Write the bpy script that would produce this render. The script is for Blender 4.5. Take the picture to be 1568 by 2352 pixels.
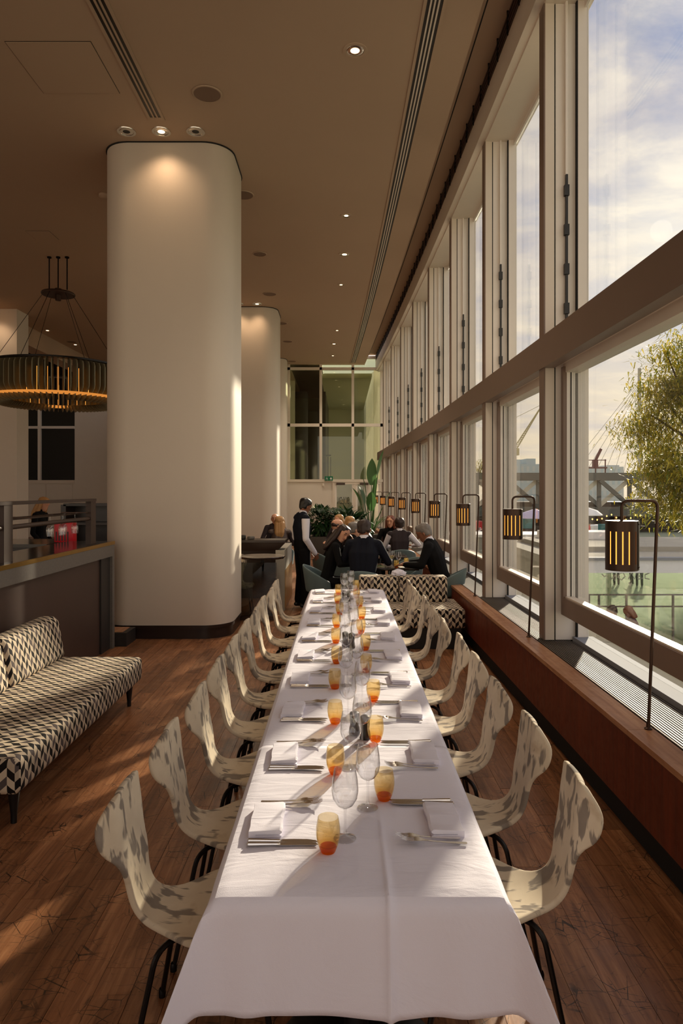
import bpy, bmesh, math, random
import numpy as np
from mathutils import Vector, Matrix, Euler
from math import sin, cos, pi, radians, sqrt, atan2, exp, floor
random.seed(7)
for o in list(bpy.data.objects): bpy.data.objects.remove(o)
SC = bpy.context.scene
COL = SC.collection

# ---------------------------------------------------------------- camera
CAMZ = 1.85
cam = bpy.data.cameras.new('camera'); cam.sensor_fit = 'VERTICAL'; cam.sensor_height = 36; cam.sensor_width = 24
cam.lens = 24; cam.shift_x = -3/2352; cam.shift_y = -50/2352; cam.clip_end = 2000; cam.clip_start = .02
camo = bpy.data.objects.new('camera', cam); COL.objects.link(camo)
camo.location = (0, 0, CAMZ); camo.rotation_euler = (pi/2, 0, 0)
SC.camera = camo

# ---------------------------------------------------------------- colour management
SC.view_settings.view_transform = 'Standard'; SC.view_settings.look = 'None'
SC.view_settings.gamma = 1; SC.view_settings.use_curve_mapping = False
SC.view_settings.exposure = 0.5
SKY = 1.0
SUN_AZ, SUN_EL, SUN_E = 25.0, 19.0, 5.8

# ---------------------------------------------------------------- node helpers
def lin(c):
    c = c/255
    return c/12.92 if c <= .04045 else ((c+.055)/1.055)**2.4
def rgb(r, g, b): return (lin(r), lin(g), lin(b), 1)
class NT:
    def __init__(s, tree): s.t = tree
    def n(s, ty, ins=None, **kw):
        nd = s.t.nodes.new(ty)
        for k, v in kw.items(): setattr(nd, k, v)
        for k, v in (ins or {}).items():
            if isinstance(v, bpy.types.NodeSocket): s.t.links.new(v, nd.inputs[k])
            else: nd.inputs[k].default_value = v
        return nd
    def m(s, op, a, b=None, c=None, clamp=False):
        nd = s.t.nodes.new('ShaderNodeMath'); nd.operation = op; nd.use_clamp = clamp
        for i, v in enumerate((a, b, c)):
            if v is None: continue
            if isinstance(v, bpy.types.NodeSocket): s.t.links.new(v, nd.inputs[i])
            else: nd.inputs[i].default_value = v
        return nd.outputs[0]
    def mix(s, f, a, b, blend='MIX'):
        nd = s.t.nodes.new('ShaderNodeMix'); nd.data_type = 'RGBA'; nd.blend_type = blend
        for k, v in ((0, f), (6, a), (7, b)):
            if isinstance(v, bpy.types.NodeSocket): s.t.links.new(v, nd.inputs[k])
            else: nd.inputs[k].default_value = v
        return nd.outputs[2]
    def ramp(s, f, stops):
        nd = s.t.nodes.new('ShaderNodeValToRGB'); s.t.links.new(f, nd.inputs[0])
        e = nd.color_ramp.elements
        while len(e) < len(stops): e.new(.5)
        for el, (p, c) in zip(e, stops): el.position = p; el.color = c
        return nd.outputs[0]
    def step(s, f, lo, hi):
        nd = s.t.nodes.new('ShaderNodeMapRange'); s.t.links.new(f, nd.inputs[0])
        nd.inputs[1].default_value = lo; nd.inputs[2].default_value = hi
        return nd.outputs[0]
    def noise(s, vec, scale, detail=3, rough=.5, dist=0):
        nd = s.n('ShaderNodeTexNoise', {'Scale': scale, 'Detail': detail, 'Roughness': rough, 'Distortion': dist})
        if vec is not None: s.t.links.new(vec, nd.inputs['Vector'])
        return nd.outputs[0]
    def map(s, vec, scale=(1, 1, 1), rot=(0, 0, 0), loc=(0, 0, 0)):
        return s.n('ShaderNodeMapping', {'Vector': vec, 'Scale': scale, 'Rotation': rot, 'Location': loc}).outputs[0]
    def bump(s, h, strength=.3, dist=.01):
        return s.n('ShaderNodeBump', {'Height': h, 'Strength': strength, 'Distance': dist}).outputs[0]
MATS = {}
def newmat(name):
    m = bpy.data.materials.new(name); m.use_nodes = True; m.node_tree.nodes.clear()
    MATS[name] = m
    return m, NT(m.node_tree)
def out(t, sh): t.n('ShaderNodeOutputMaterial', {'Surface': sh})
def P(t, **kw):
    al = {'col': 'Base Color', 'rough': 'Roughness', 'metal': 'Metallic', 'normal': 'Normal', 'spec': 'Specular IOR Level',
          'em': 'Emission Color', 'es': 'Emission Strength', 'coat': 'Coat Weight', 'sheen': 'Sheen Weight', 'sss': 'Subsurface Weight'}
    return t.n('ShaderNodeBsdfPrincipled', {al[k]: v for k, v in kw.items()}).outputs[0]
def flat(name, c, rough=.5, metal=0, var=.0, vs=6.0, bump=0, bs=60, spec=.5):
    """plain painted / metal / stone material with faint mottling and relief"""
    m, t = newmat(name)
    col = rgb(*c)
    pos = t.n('ShaderNodeTexCoord').outputs['Object']
    if var:
        f = t.noise(pos, vs, 4, .6)
        col = t.mix(f, tuple(x*(1-var) for x in col[:3])+(1,), tuple(min(1, x*(1+var)) for x in col[:3])+(1,))
    kw = dict(col=col, rough=rough, metal=metal, spec=spec)
    if bump: kw['normal'] = t.bump(t.noise(pos, bs, 3), bump, .004)
    out(t, P(t, **kw)); return m
def emit(name, c, s):
    m, t = newmat(name); out(t, t.n('ShaderNodeEmission', {'Color': rgb(*c), 'Strength': s}).outputs[0]); return m
def schlick(t, f0, pw=5.0):
    fc = t.n('ShaderNodeLayerWeight', {'Blend': .5}).outputs['Facing']
    return t.m('ADD', t.m('MULTIPLY', t.m('POWER', fc, pw), 1-f0), f0, clamp=True)
def glassy(name, tint, refl=.12, rough=.0):
    """thin glass: transparent body with a fresnel mirror on it"""
    m, t = newmat(name)
    tr = t.n('ShaderNodeBsdfTransparent', {'Color': (tint[0], tint[1], tint[2], 1)}).outputs[0]
    gl = t.n('ShaderNodeBsdfGlossy', {'Color': (1, 1, 1, 1), 'Roughness': rough}).outputs[0]
    lw = schlick(t, refl)
    out(t, t.n('ShaderNodeMixShader', {0: lw, 1: tr, 2: gl}).outputs[0]); return m

# ---------------------------------------------------------------- world: hazy evening sky with broken cloud
w = bpy.data.worlds.new('sky'); SC.world = w; w.use_nodes = True; w.node_tree.nodes.clear()
t = NT(w.node_tree)
d = t.n('ShaderNodeTexCoord').outputs['Generated']
sx = t.n('ShaderNodeSeparateXYZ', {0: d}); zz = sx.outputs[2]
den = t.m('ADD', t.m('MAXIMUM', zz, 0.0), .18)
pv = t.n('ShaderNodeCombineXYZ', {0: t.m('DIVIDE', sx.outputs[0], den), 1: t.m('DIVIDE', sx.outputs[1], den), 2: 0.0}).outputs[0]
grad = t.ramp(t.m('MAXIMUM', zz, 0.0), [(0, rgb(248, 226, 190)), (.12, rgb(240, 222, 194)), (.22, rgb(192, 192, 200)), (.42, rgb(156, 164, 190)), (1, rgb(140, 152, 186))])
c1 = t.noise(t.map(pv, (.9, 1.5, 1), (0, 0, .6)), 1.3, 8, .6, .6)
c2 = t.noise(t.map(pv, (2, 3.2, 1), (0, 0, .5)), 1.7, 6, .6, .3)
cl = t.step(t.m('ADD', t.m('MULTIPLY', c1, .7), t.m('MULTIPLY', c2, .35)), .41, .57)
cw_ = t.mix(t.step(zz, .05, .4), rgb(250, 230, 198), rgb(246, 234, 218))
ccol = t.mix(t.step(c2, .3, .7), rgb(196, 188, 190), cw_)
sky = t.mix(t.m('MULTIPLY', cl, .9), grad, ccol)
sd = Vector((sin(radians(SUN_AZ))*cos(radians(SUN_EL)), cos(radians(SUN_AZ))*cos(radians(SUN_EL)), sin(radians(SUN_EL))))
dotn = t.n('ShaderNodeVectorMath', {0: d, 1: sd}, operation='DOT_PRODUCT').outputs['Value']
glow = t.m('POWER', t.m('MAXIMUM', dotn, 0.0), 260.0)
sky = t.mix(t.m('MULTIPLY', glow, .35, clamp=True), sky, rgb(255, 244, 220))
st = t.m('MULTIPLY', t.m('ADD', t.m('MULTIPLY', glow, .12), 1.0), SKY)
t.n('ShaderNodeOutputWorld', {'Surface': t.n('ShaderNodeBackground', {'Color': sky, 'Strength': st}).outputs[0]})

# ---------------------------------------------------------------- sun
sl = bpy.data.lights.new('sun', 'SUN'); sl.energy = SUN_E; sl.color = (1, .86, .66); sl.angle = radians(1.5)
so = bpy.data.objects.new('sun', sl); COL.objects.link(so)
so.rotation_euler = (-sd).to_track_quat('-Z', 'Y').to_euler(); so.location = sd*30
cy = SC.cycles
cy.max_bounces = 8; cy.diffuse_bounces = 5; cy.glossy_bounces = 4; cy.transparent_max_bounces = 28; cy.transmission_bounces = 6
cy.use_adaptive_sampling = True; cy.adaptive_threshold = .02
cy.caustics_reflective = False; cy.caustics_refractive = False; cy.sample_clamp_indirect = 6

# ---------------------------------------------------------------- mesh builder
class MB:
    def __init__(s): s.v = []; s.f = []; s.uv = {}; s.mi = []; s.cm = 0
    def add(s, vs, fs, uv=None):
        b = len(s.v); s.v += [tuple(x) for x in vs]
        for i, f in enumerate(fs):
            if uv: s.uv[len(s.f)] = uv[i]
            s.f.append(tuple(b+k for k in f)); s.mi.append(s.cm)
        return s
    def box(s, x0, x1, y0, y1, z0, z1, M=None):
        vs = [Vector(p) for p in ((x0,y0,z0),(x1,y0,z0),(x1,y1,z0),(x0,y1,z0),(x0,y0,z1),(x1,y0,z1),(x1,y1,z1),(x0,y1,z1))]
        if M: vs = [M @ p for p in vs]
        return s.add(vs, [(0,3,2,1),(4,5,6,7),(0,1,5,4),(1,2,6,5),(2,3,7,6),(3,0,4,7)])
    def bbox(s, x0, x1, y0, y1, z0, z1, r=.01, n=3, M=None):
        """box with all edges rounded"""
        bm = bmesh.new(); bmesh.ops.create_cube(bm, size=1)
        for v in bm.verts: v.co = Vector((x0+(v.co.x+.5)*(x1-x0), y0+(v.co.y+.5)*(y1-y0), z0+(v.co.z+.5)*(z1-z0)))
        bmesh.ops.bevel(bm, geom=bm.edges[:], offset=r, segments=n, profile=.5, affect='EDGES', clamp_overlap=True)
        return s.bm(bm, M)
    def bm(s, bm, M=None):
        bm.verts.index_update()
        vs = [(M @ v.co if M else v.co) for v in bm.verts]; fs = [[v.index for v in f.verts] for f in bm.faces]
        bm.free(); return s.add(vs, fs)
    def tube(s, pts, r, n=8, cap=True):
        pts = [Vector(p) for p in pts]; rs = r if isinstance(r, (list, tuple)) else [r]*len(pts)
        vs = []; up = None
        for i, p in enumerate(pts):
            a = pts[max(i-1, 0)]; b = pts[min(i+1, len(pts)-1)]; tg = (b-a).normalized()
            if up is None:
                up = Vector((0, 0, 1)) if abs(tg.z) < .9 else Vector((1, 0, 0))
            side = tg.cross(up).normalized(); up = side.cross(tg).normalized()
            for k in range(n):
                th = 2*pi*k/n; vs.append(p+(side*cos(th)+up*sin(th))*rs[i])
        fs = []
        for i in range(len(pts)-1):
            for k in range(n):
                a = i*n+k; b = i*n+(k+1) % n; fs.append((a, a+n, b+n, b))
        if cap: fs += [tuple(range(n)), tuple(reversed(range((len(pts)-1)*n, len(pts)*n)))]
        return s.add(vs, fs)
    def lathe(s, prof, n=24, c=(0, 0, 0), M=None, a0=0, a1=2*pi):
        full = abs(a1-a0-2*pi) < 1e-6; nn = n if full else n+1
        vs = []
        for (r, z) in prof:
            for k in range(nn):
                th = a0+(a1-a0)*k/n; p = Vector((c[0]+r*cos(th), c[1]+r*sin(th), c[2]+z))
                vs.append(M @ p if M else p)
        fs = []
        for i in range(len(prof)-1):
            for k in range(n):
                k2 = (k+1) % nn; fs.append((i*nn+k, i*nn+k2, (i+1)*nn+k2, (i+1)*nn+k))
        return s.add(vs, fs)
    def disc(s, r, z, n=24, c=(0, 0), flip=False, ry=None):
        vs = [(c[0]+r*cos(2*pi*k/n), c[1]+(ry or r)*sin(2*pi*k/n), z) for k in range(n)]
        f = tuple(range(n)); return s.add(vs, [tuple(reversed(f)) if flip else f])
    def prism(s, poly, z0, z1, M=None):
        n = len(poly); vs = [Vector((x, y, z0)) for x, y in poly]+[Vector((x, y, z1)) for x, y in poly]
        if M: vs = [M @ p for p in vs]
        fs = [tuple(reversed(range(n))), tuple(range(n, 2*n))]+[(i, (i+1) % n, n+(i+1) % n, n+i) for i in range(n)]
        return s.add(vs, fs)
    def grid(s, fn, nu, nv, uvf=None):
        vs = [fn(i/nu, j/nv) for j in range(nv+1) for i in range(nu+1)]
        fs = []; uv = []
        for j in range(nv):
            for i in range(nu):
                a = j*(nu+1)+i; fs.append((a, a+1, a+nu+2, a+nu+1))
                if uvf: uv.append([uvf(p/nu, q/nv) for p, q in ((i, j), (i+1, j), (i+1, j+1), (i, j+1))])
        return s.add(vs, fs, uv or None)
    def mesh(s, name, smooth=False, mats=None):
        me = bpy.data.meshes.new(name); me.from_pydata(s.v, [], s.f)
        if s.uv:
            l = me.uv_layers.new(name='UVMap')
            for p in me.polygons:
                u = s.uv.get(p.index)
                if u:
                    for k, li in enumerate(p.loop_indices): l.data[li].uv = u[k]
        if smooth:
            me.polygons.foreach_set('use_smooth', [True]*len(me.polygons))
            if smooth != 2: me.set_sharp_from_angle(angle=radians(40))
        me.update()
        return me
def asmesh(x, name='mesh', smooth=True): return x.mesh(name, smooth) if isinstance(x, MB) else x
def obj(name, x, mat, parent=None, loc=None, rot=None, kind=None, smooth=True, label=None):
    me = asmesh(x, name, smooth)
    if mat is not None and not me.materials: me.materials.append(mat)
    o = bpy.data.objects.new(name, me); COL.objects.link(o)
    if parent: o.parent = parent
    if loc: o.location = loc
    if rot: o.rotation_euler = rot
    if kind: o['kind'] = kind
    if label: o['label'] = label
    return o
def empty(name, loc=(0, 0, 0), rz=0, parent=None):
    o = bpy.data.objects.new(name, None); COL.objects.link(o); o.empty_display_size = .05
    o.location = loc; o.rotation_euler = (0, 0, rz)
    if parent: o.parent = parent
    return o
def tag(o, label, cat, group=None):
    o['label'] = label; o['category'] = cat
    if group: o['group'] = group
    return o
def thing(name, label, cat, loc=(0, 0, 0), rz=0, group=None): return tag(empty(name, loc, rz), label, cat, group)
def struct(name, x=None, mat=None, loc=(0, 0, 0), rz=0, smooth=False):
    o = obj(name, x, mat, loc=loc, smooth=smooth) if x is not None else empty(name, loc, rz)
    o['kind'] = 'structure'; return o
def spawn(kind, name, label, cat, loc, rz=0, group=None, sc=None):
    """a thing from a list of (part name, mesh, material, [sub-parts]); meshes are shared between copies"""
    r = thing(name, label, cat, loc, rz, group)
    if sc: r.scale = sc if isinstance(sc, (tuple, list)) else (sc, sc, sc)
    for p in kind:
        o = obj(p[0], p[1], p[2], r)
        for q in (p[3] if len(p) > 3 else []): obj(q[0], q[1], q[2], o)
    return r
def evald(mb, mods, name='m', mat=None):
    """apply modifiers to a built mesh"""
    o = bpy.data.objects.new('tmp', asmesh(mb, name)); COL.objects.link(o)
    for ty, kw in mods:
        md = o.modifiers.new(ty, ty)
        for k, v in kw.items(): setattr(md, k, v)
    dg = bpy.context.evaluated_depsgraph_get(); dg.update()
    me = bpy.data.meshes.new_from_object(o.evaluated_get(dg), depsgraph=dg); me.name = name
    src = o.data; bpy.data.objects.remove(o); bpy.data.meshes.remove(src)
    me.polygons.foreach_set('use_smooth', [True]*len(me.polygons))
    return me
ORD = ['first', 'second', 'third', 'fourth', 'fifth', 'sixth', 'seventh', 'eighth', 'ninth', 'tenth', 'eleventh', 'twelfth', 'thirteenth', 'fourteenth']
def cx(d): return -.00105*(d-1.5)**2          # the window wall bows gently: sideways offset at depth d
def bendpts(pts, r, n=5):
    """polyline with rounded corners"""
    pts = [Vector(p) for p in pts]; o = [pts[0]]
    for a, b, c in zip(pts, pts[1:], pts[2:]):
        u = (a-b).normalized(); v = (c-b).normalized(); rr = min(r, (a-b).length*.49, (c-b).length*.49)
        p, q = b+u*rr, b+v*rr
        for k in range(n+1):
            s = k/n; o.append(p*(1-s)**2+b*2*s*(1-s)+q*s*s)
    return o+[pts[-1]]
# ================================================================ MATERIALS
def wood_floor():
    m, t = newmat('floorboard wood')
    geo = t.n('ShaderNodeNewGeometry'); pos = geo.outputs['Position']
    rnd = t.m('FRACT', t.m('ADD', t.n('ShaderNodeObjectInfo').outputs['Random'], geo.outputs['Random Per Island']))
    off = t.n('ShaderNodeCombineXYZ', {0: t.m('MULTIPLY', rnd, 37.0), 1: t.m('MULTIPLY', rnd, 91.0)}).outputs[0]
    pv = t.n('ShaderNodeVectorMath', {0: pos, 1: off}).outputs[0]
    g = t.noise(t.map(pv, (34, 2.2, 1)), 1, 6, .62, .8)
    big = t.noise(pos, 1.3, 4, .6)
    col = t.ramp(g, [(.25, rgb(98, 60, 38)), (.5, rgb(148, 98, 64)), (.78, rgb(184, 134, 94))])
    tone = t.m('ADD', t.m('MULTIPLY', rnd, .5), .72)
    col = t.mix(1.0, col, t.n('ShaderNodeCombineColor', {0: tone, 1: tone, 2: tone}).outputs[0], 'MULTIPLY')
    # scratches and black scuffs of wear
    s1 = t.n('ShaderNodeTexVoronoi', {'Vector': t.map(pos, (7, 5, 1), (0, 0, .5)), 'Scale': 1.6}, feature='DISTANCE_TO_EDGE').outputs['Distance']
    s2 = t.n('ShaderNodeTexVoronoi', {'Vector': t.map(pos, (3, 8, 1), (0, 0, -.7)), 'Scale': 1.9}, feature='DISTANCE_TO_EDGE').outputs['Distance']
    msk = t.step(t.noise(pos, 5, 5, .7), .44, .60)
    sc = t.m('MULTIPLY', t.m('LESS_THAN', t.m('MINIMUM', s1, s2), .012), msk)
    spots = t.step(t.noise(pos, 55, 2, .5), .69, .74)
    dark = t.m('MAXIMUM', t.m('MULTIPLY', sc, .9), t.m('MULTIPLY', spots, t.m('MULTIPLY', msk, .8)))
    wear = t.step(big, .5, .75)
    col = t.mix(t.m('MULTIPLY', wear, .35), col, rgb(80, 48, 30))
    col = t.mix(dark, col, rgb(30, 17, 10))
    ro = t.m('ADD', t.m('MULTIPLY', t.noise(pos, 9, 4, .6), .3), .2)
    bp = t.bump(t.m('SUBTRACT', g, t.m('MULTIPLY', dark, 1.5)), .12, .004)
    out(t, P(t, col=col, rough=ro, normal=bp)); return m
def wood_panel(name, c0, c1, rough=.4, along=2):
    m, t = newmat(name)
    pos = t.n('ShaderNodeNewGeometry').outputs['Position']
    sc = [26, 26, 26]; sc[along] = 1.4
    g = t.noise(t.map(pos, tuple(sc)), 1, 5, .6, .5)
    col = t.mix(t.step(g, .3, .7), rgb(*c0), rgb(*c1))
    sp = t.noise(pos, 14, 5, .7)
    col = t.mix(t.m('MULTIPLY', t.step(sp, .55, .75), .35), col, tuple(x*.55 for x in rgb(*c0)[:3])+(1,))
    out(t, P(t, col=col, rough=t.m('ADD', t.m('MULTIPLY', sp, .35), rough-.15))); return m
def ikat():
    m, t = newmat('cream fabric with grey brush marks')
    uv = t.n('ShaderNodeUVMap').outputs[0]
    rnd = t.n('ShaderNodeObjectInfo').outputs['Random']
    off = t.n('ShaderNodeCombineXYZ', {0: t.m('MULTIPLY', rnd, 17.3), 1: t.m('MULTIPLY', rnd, 41.7)}).outputs[0]
    pv = t.n('ShaderNodeVectorMath', {0: uv, 1: off}).outputs[0]
    rag = t.noise(t.map(pv, (190, 10, 1)), 1, 2, .5)
    n1 = t.noise(t.map(pv, (23, 9.5, 1), (0, 0, .25)), 1, 2, .45, .5)
    n2 = t.noise(t.map(pv, (12, 5, 1), (0, 0, -.2)), 1, 2, .5, .3)
    f = t.m('ADD', t.m('ADD', t.m('MULTIPLY', n1, .72), t.m('MULTIPLY', n2, .33)), t.m('MULTIPLY', t.m('SUBTRACT', rag, .5), .12))
    mk = t.step(f, .55, .60)
    mk2 = t.step(t.noise(t.map(pv, (6, 11, 1)), 1, 3, .5), .6, .72)
    weave = t.noise(t.map(pv, (420, 420, 1)), 1, 1)
    base = t.mix(t.noise(pv, 9, 3), rgb(190, 174, 150), rgb(220, 206, 182))
    base = t.mix(t.m('MULTIPLY', mk2, .35), base, rgb(150, 118, 84))
    gr = t.mix(t.noise(pv, 14, 3), rgb(84, 76, 72), rgb(128, 118, 110))
    col = t.mix(t.m('MULTIPLY', mk, .8), base, gr)
    out(t, P(t, col=col, rough=.85, spec=.2, normal=t.bump(weave, .25, .0015))); return m
def chevron():
    m, t = newmat('black and cream chevron upholstery')
    uv = t.n('ShaderNodeSeparateXYZ', {0: t.n('ShaderNodeUVMap').outputs[0]})
    cw, ch = .040, .047
    u = t.m('DIVIDE', uv.outputs[0], cw); ci = t.m('FLOOR', u); fu = t.m('SUBTRACT', u, ci)
    par = t.m('FLOORED_MODULO', ci, 2.0)
    sl = t.m('SUBTRACT', t.m('MULTIPLY', par, 2.0), 1.0)
    v = t.m('ADD', t.m('DIVIDE', uv.outputs[1], ch), t.m('MULTIPLY', t.m('MULTIPLY', t.m('SUBTRACT', fu, .5), sl), .75))
    k = t.m('FLOORED_MODULO', t.m('ADD', t.m('FLOOR', v), ci), 2.0)
    k4 = t.m('FLOORED_MODULO', t.m('ADD', t.m('FLOOR', t.m('MULTIPLY', v, .5)), ci), 3.0)
    dk = t.mix(t.m('GREATER_THAN', k4, 1.5), rgb(26, 21, 20), rgb(92, 82, 80))
    lt = t.mix(t.m('GREATER_THAN', t.m('FLOORED_MODULO', t.m('ADD', ci, t.m('FLOOR', v)), 5.0), 3.5), rgb(214, 196, 170), rgb(186, 168, 146))
    col = t.mix(k, lt, dk)
    out(t, P(t, col=col, rough=.8, spec=.2)); return m
def cloth_mat():
    m, t = newmat('white table linen')
    pos = t.n('ShaderNodeNewGeometry').outputs['Position']
    w1 = t.noise(t.map(pos, (3, 9, 3)), 1, 4, .55, 1.2)
    w2 = t.noise(pos, 420, 1)
    out(t, P(t, col=rgb(233, 229, 241), rough=.75, spec=.25, sheen=.1, normal=t.bump(t.m('ADD', w1, t.m('MULTIPLY', w2, .05)), .35, .02))); return m
def amber_mat():
    m, t = newmat('amber tinted glass')
    z = t.n('ShaderNodeSeparateXYZ', {0: t.n('ShaderNodeTexCoord').outputs['Object']}).outputs[2]
    f = t.step(z, 0.0, .06)
    col = t.mix(f, (.955, .70, .26, 1), (.965, .905, .76, 1))
    tr = t.n('ShaderNodeBsdfTransparent', {'Color': col}).outputs[0]
    df = t.n('ShaderNodeBsdfTranslucent', {'Color': (.85, .6, .2, 1)}).outputs[0]
    gl = t.n('ShaderNodeBsdfGlossy', {'Roughness': .02}).outputs[0]
    b = t.n('ShaderNodeMixShader', {0: .05, 1: tr, 2: df}).outputs[0]
    lw = schlick(t, .05)
    out(t, t.n('ShaderNodeMixShader', {0: lw, 1: b, 2: gl}).outputs[0]); return m
def wineglass_mat():
    m, t = newmat('clear wine glass')
    tr = t.n('ShaderNodeBsdfTransparent', {'Color': (.985, .985, .99, 1)}).outputs[0]
    edge = t.n('ShaderNodeBsdfTransparent', {'Color': (.72, .73, .75, 1)}).outputs[0]
    gl = t.n('ShaderNodeBsdfGlossy', {'Roughness': .01}).outputs[0]
    fc = t.n('ShaderNodeLayerWeight', {'Blend': .35}).outputs['Facing']
    b = t.n('ShaderNodeMixShader', {0: t.step(fc, .7, .98), 1: tr, 2: edge}).outputs[0]
    lw = schlick(t, .09, 3.2)
    out(t, t.n('ShaderNodeMixShader', {0: lw, 1: b, 2: gl}).outputs[0]); return m
def leaf_mat(name, c0, c1, tr=.3):
    m, t = newmat(name)
    geo = t.n('ShaderNodeNewGeometry')
    col = t.mix(geo.outputs['Random Per Island'], rgb(*c0), rgb(*c1))
    d = P(t, col=col, rough=.45)
    tl = t.n('ShaderNodeBsdfTranslucent', {'Color': col}).outputs[0]
    out(t, t.n('ShaderNodeMixShader', {0: tr, 1: d, 2: tl}).outputs[0]); return m
FLOOR = wood_floor(); IKAT = ikat(); CHEV = chevron(); LINEN = cloth_mat(); AMBER = amber_mat(); WGLASS = wineglass_mat()
SILLW = wood_panel('sill board wood', (150, 96, 62), (196, 146, 108), .36, 1)
PANEL = wood_panel('red brown veneer', (84, 30, 14), (118, 48, 24), .4, 2)
PLASTER = flat('off white plaster', (226, 216, 202), .85, var=.04, vs=2, bump=.1)
PILLARP = flat('white painted pillar plaster', (212, 200, 184), .6, var=.04, vs=1.2, bump=.15, bs=25)
CEILP = flat('warm ceiling paint', (186, 162, 138), .8, var=.05, vs=.8)
CREAM = flat('cream aluminium', (226, 214, 198), .42, var=.05, vs=3)
CREAM2 = flat('pale frame metal', (238, 230, 220), .35, var=.04)
BROWN = flat('brown window metal', (126, 104, 90), .42, 0, var=.06)
BLACK = flat('black powder coat', (16, 13, 12), .4)
GAP = flat('dark joint', (20, 18, 17), .8)
BLACKM = flat('black steel tube', (24, 19, 17), .3, .6)
SLATM = flat('grille slat metal', (104, 97, 90), .6, 0, spec=.25)
BRONZE = flat('dark bronze', (70, 52, 42), .38, .7, var=.15)
BRASS = flat('aged brass', (176, 138, 66), .3, .9, var=.1)
STEEL = flat('polished cutlery steel', (222, 216, 210), .18, 1.0)
STONE = flat('grey granite', (104, 98, 92), .45, var=.3, vs=40)
DSTONE = flat('dark stone', (42, 38, 36), .5, var=.3, vs=30)
DWOOD = flat('dark stained skirting', (40, 26, 20), .35, var=.2, vs=20)
BARP = flat('dark brown bar panel', (70, 52, 44), .45, var=.12, vs=3)
BARTOP = flat('polished dark bar top', (46, 38, 35), .12, var=.3, vs=20)
CHROME = flat('chrome reflector', (220, 216, 210), .12, 1.0)
GREYG = flat('speaker grille cloth', (128, 104, 86), .8)
TEAL = flat('teal grey shell plastic', (92, 110, 112), .5)
MIRR = flat('white sill paint', (150, 152, 158), .75, spec=.1)
GLASS = glassy('window glass', (.97, .98, .97), .02)
GGLASS = glassy('green tinted glass', (.74, .78, .64), .05)
SMOKE = glassy('smoked glass', (.45, .46, .42), .06)
PGLASS = glassy('pavilion glass', (.88, .95, .85), .05)
DARKGL = flat('dark unlit glazing', (10, 9, 8), .08)
WARM = emit('lamp glow', (255, 160, 70), .5)
WARMD = emit('downlight glow', (255, 214, 160), 5.0)
AMBL = emit('lamp diffuser glow', (255, 158, 66), 1.6)
LEAF1 = leaf_mat('tree leaves', (92, 108, 32), (200, 176, 60), .55)
LEAF2 = leaf_mat('deep green leaves', (22, 48, 26), (58, 92, 48), .25)
LEAF3 = leaf_mat('glossy banana leaves', (40, 82, 48), (92, 128, 72), .35)
BARK = flat('bark', (70, 56, 42), .9, var=.3, vs=20)
SOIL = flat('planter grey', (74, 68, 64), .7, var=.1)
WHITEP = flat('white paint', (235, 235, 238), .5)
CANV = flat('white canvas', (240, 236, 232), .8)
LEDGE = flat('weathered ledge stone', (98, 92, 78), .95, var=.15, spec=.05)
CONC = flat('pale concrete', (176, 170, 158), .95, var=.1, vs=2, spec=.1)
PAVE = flat('pale plaza paving', (150, 154, 134), .95, var=.12, vs=1.5, spec=.05)
IRON = flat('grey green bridge iron', (92, 92, 86), .6, var=.15)
IRONL = flat('pale bridge strut', (206, 198, 178), .6)
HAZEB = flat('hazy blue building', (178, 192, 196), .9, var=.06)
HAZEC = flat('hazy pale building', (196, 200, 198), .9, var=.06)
REDP = flat('red plastic', (206, 30, 46), .35)
BLUEP = flat('blue sign', (40, 96, 170), .5)
GREENS = flat('exit sign green', (0, 110, 72), .4)
PAPER = flat('white paper', (240, 238, 234), .7)
WINE = glassy('white wine', (.97, .88, .5), .03)
SKIN = flat('light skin', (206, 152, 122), .55, var=.05)
SKIND = flat('tan skin', (142, 92, 66), .55, var=.05)
NAVY = flat('navy suit wool', (22, 24, 34), .8, var=.1, vs=40, spec=.15)
BLKW = flat('black wool', (17, 16, 17), .85, var=.1, vs=40, spec=.15)
CHAR = flat('charcoal waistcoat', (52, 44, 46), .8, var=.1, vs=40, spec=.15)
WSHIRT = flat('white shirt cotton', (226, 222, 230), .75, var=.03)
HAIRB = flat('black hair', (18, 14, 13), .45)
HAIRD = flat('dark brown hair', (44, 26, 20), .45, var=.2, vs=40)
HAIRG = flat('grey hair', (118, 110, 104), .6, var=.2, vs=60)
HAIRL = flat('blonde hair', (176, 132, 82), .45, var=.35, vs=50)
HAIRR = flat('auburn hair', (110, 56, 34), .45, var=.2, vs=50)
LIPS = flat('lips', (150, 70, 66), .5)
SHOE = flat('black shoe leather', (14, 12, 12), .3)
LILAC = flat('lilac parasol', (196, 186, 214), .7)
TEALP = flat('teal kiosk paint', (60, 120, 118), .6)
PURP = flat('plum coat', (86, 62, 70), .8, spec=.15)
BLUEC = flat('pale blue jacket', (170, 180, 205), .8)

SCRAWL, tt = newmat('white spray paint'); out(tt, tt.n('ShaderNodeMixShader', {0: .6, 1: tt.n('ShaderNodeBsdfDiffuse', {'Color': (.9, .9, .9, 1)}).outputs[0], 2: tt.n('ShaderNodeBsdfTranslucent', {'Color': (.95, .95, .95, 1)}).outputs[0]}).outputs[0])
PALEREFL = flat('painted pale reflection on table top', (170, 158, 144), .15)  # reflection of the pale pillar put into the colour of a dark table top
# ================================================================ ROOM SHELL
CEIL = 6.18
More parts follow.
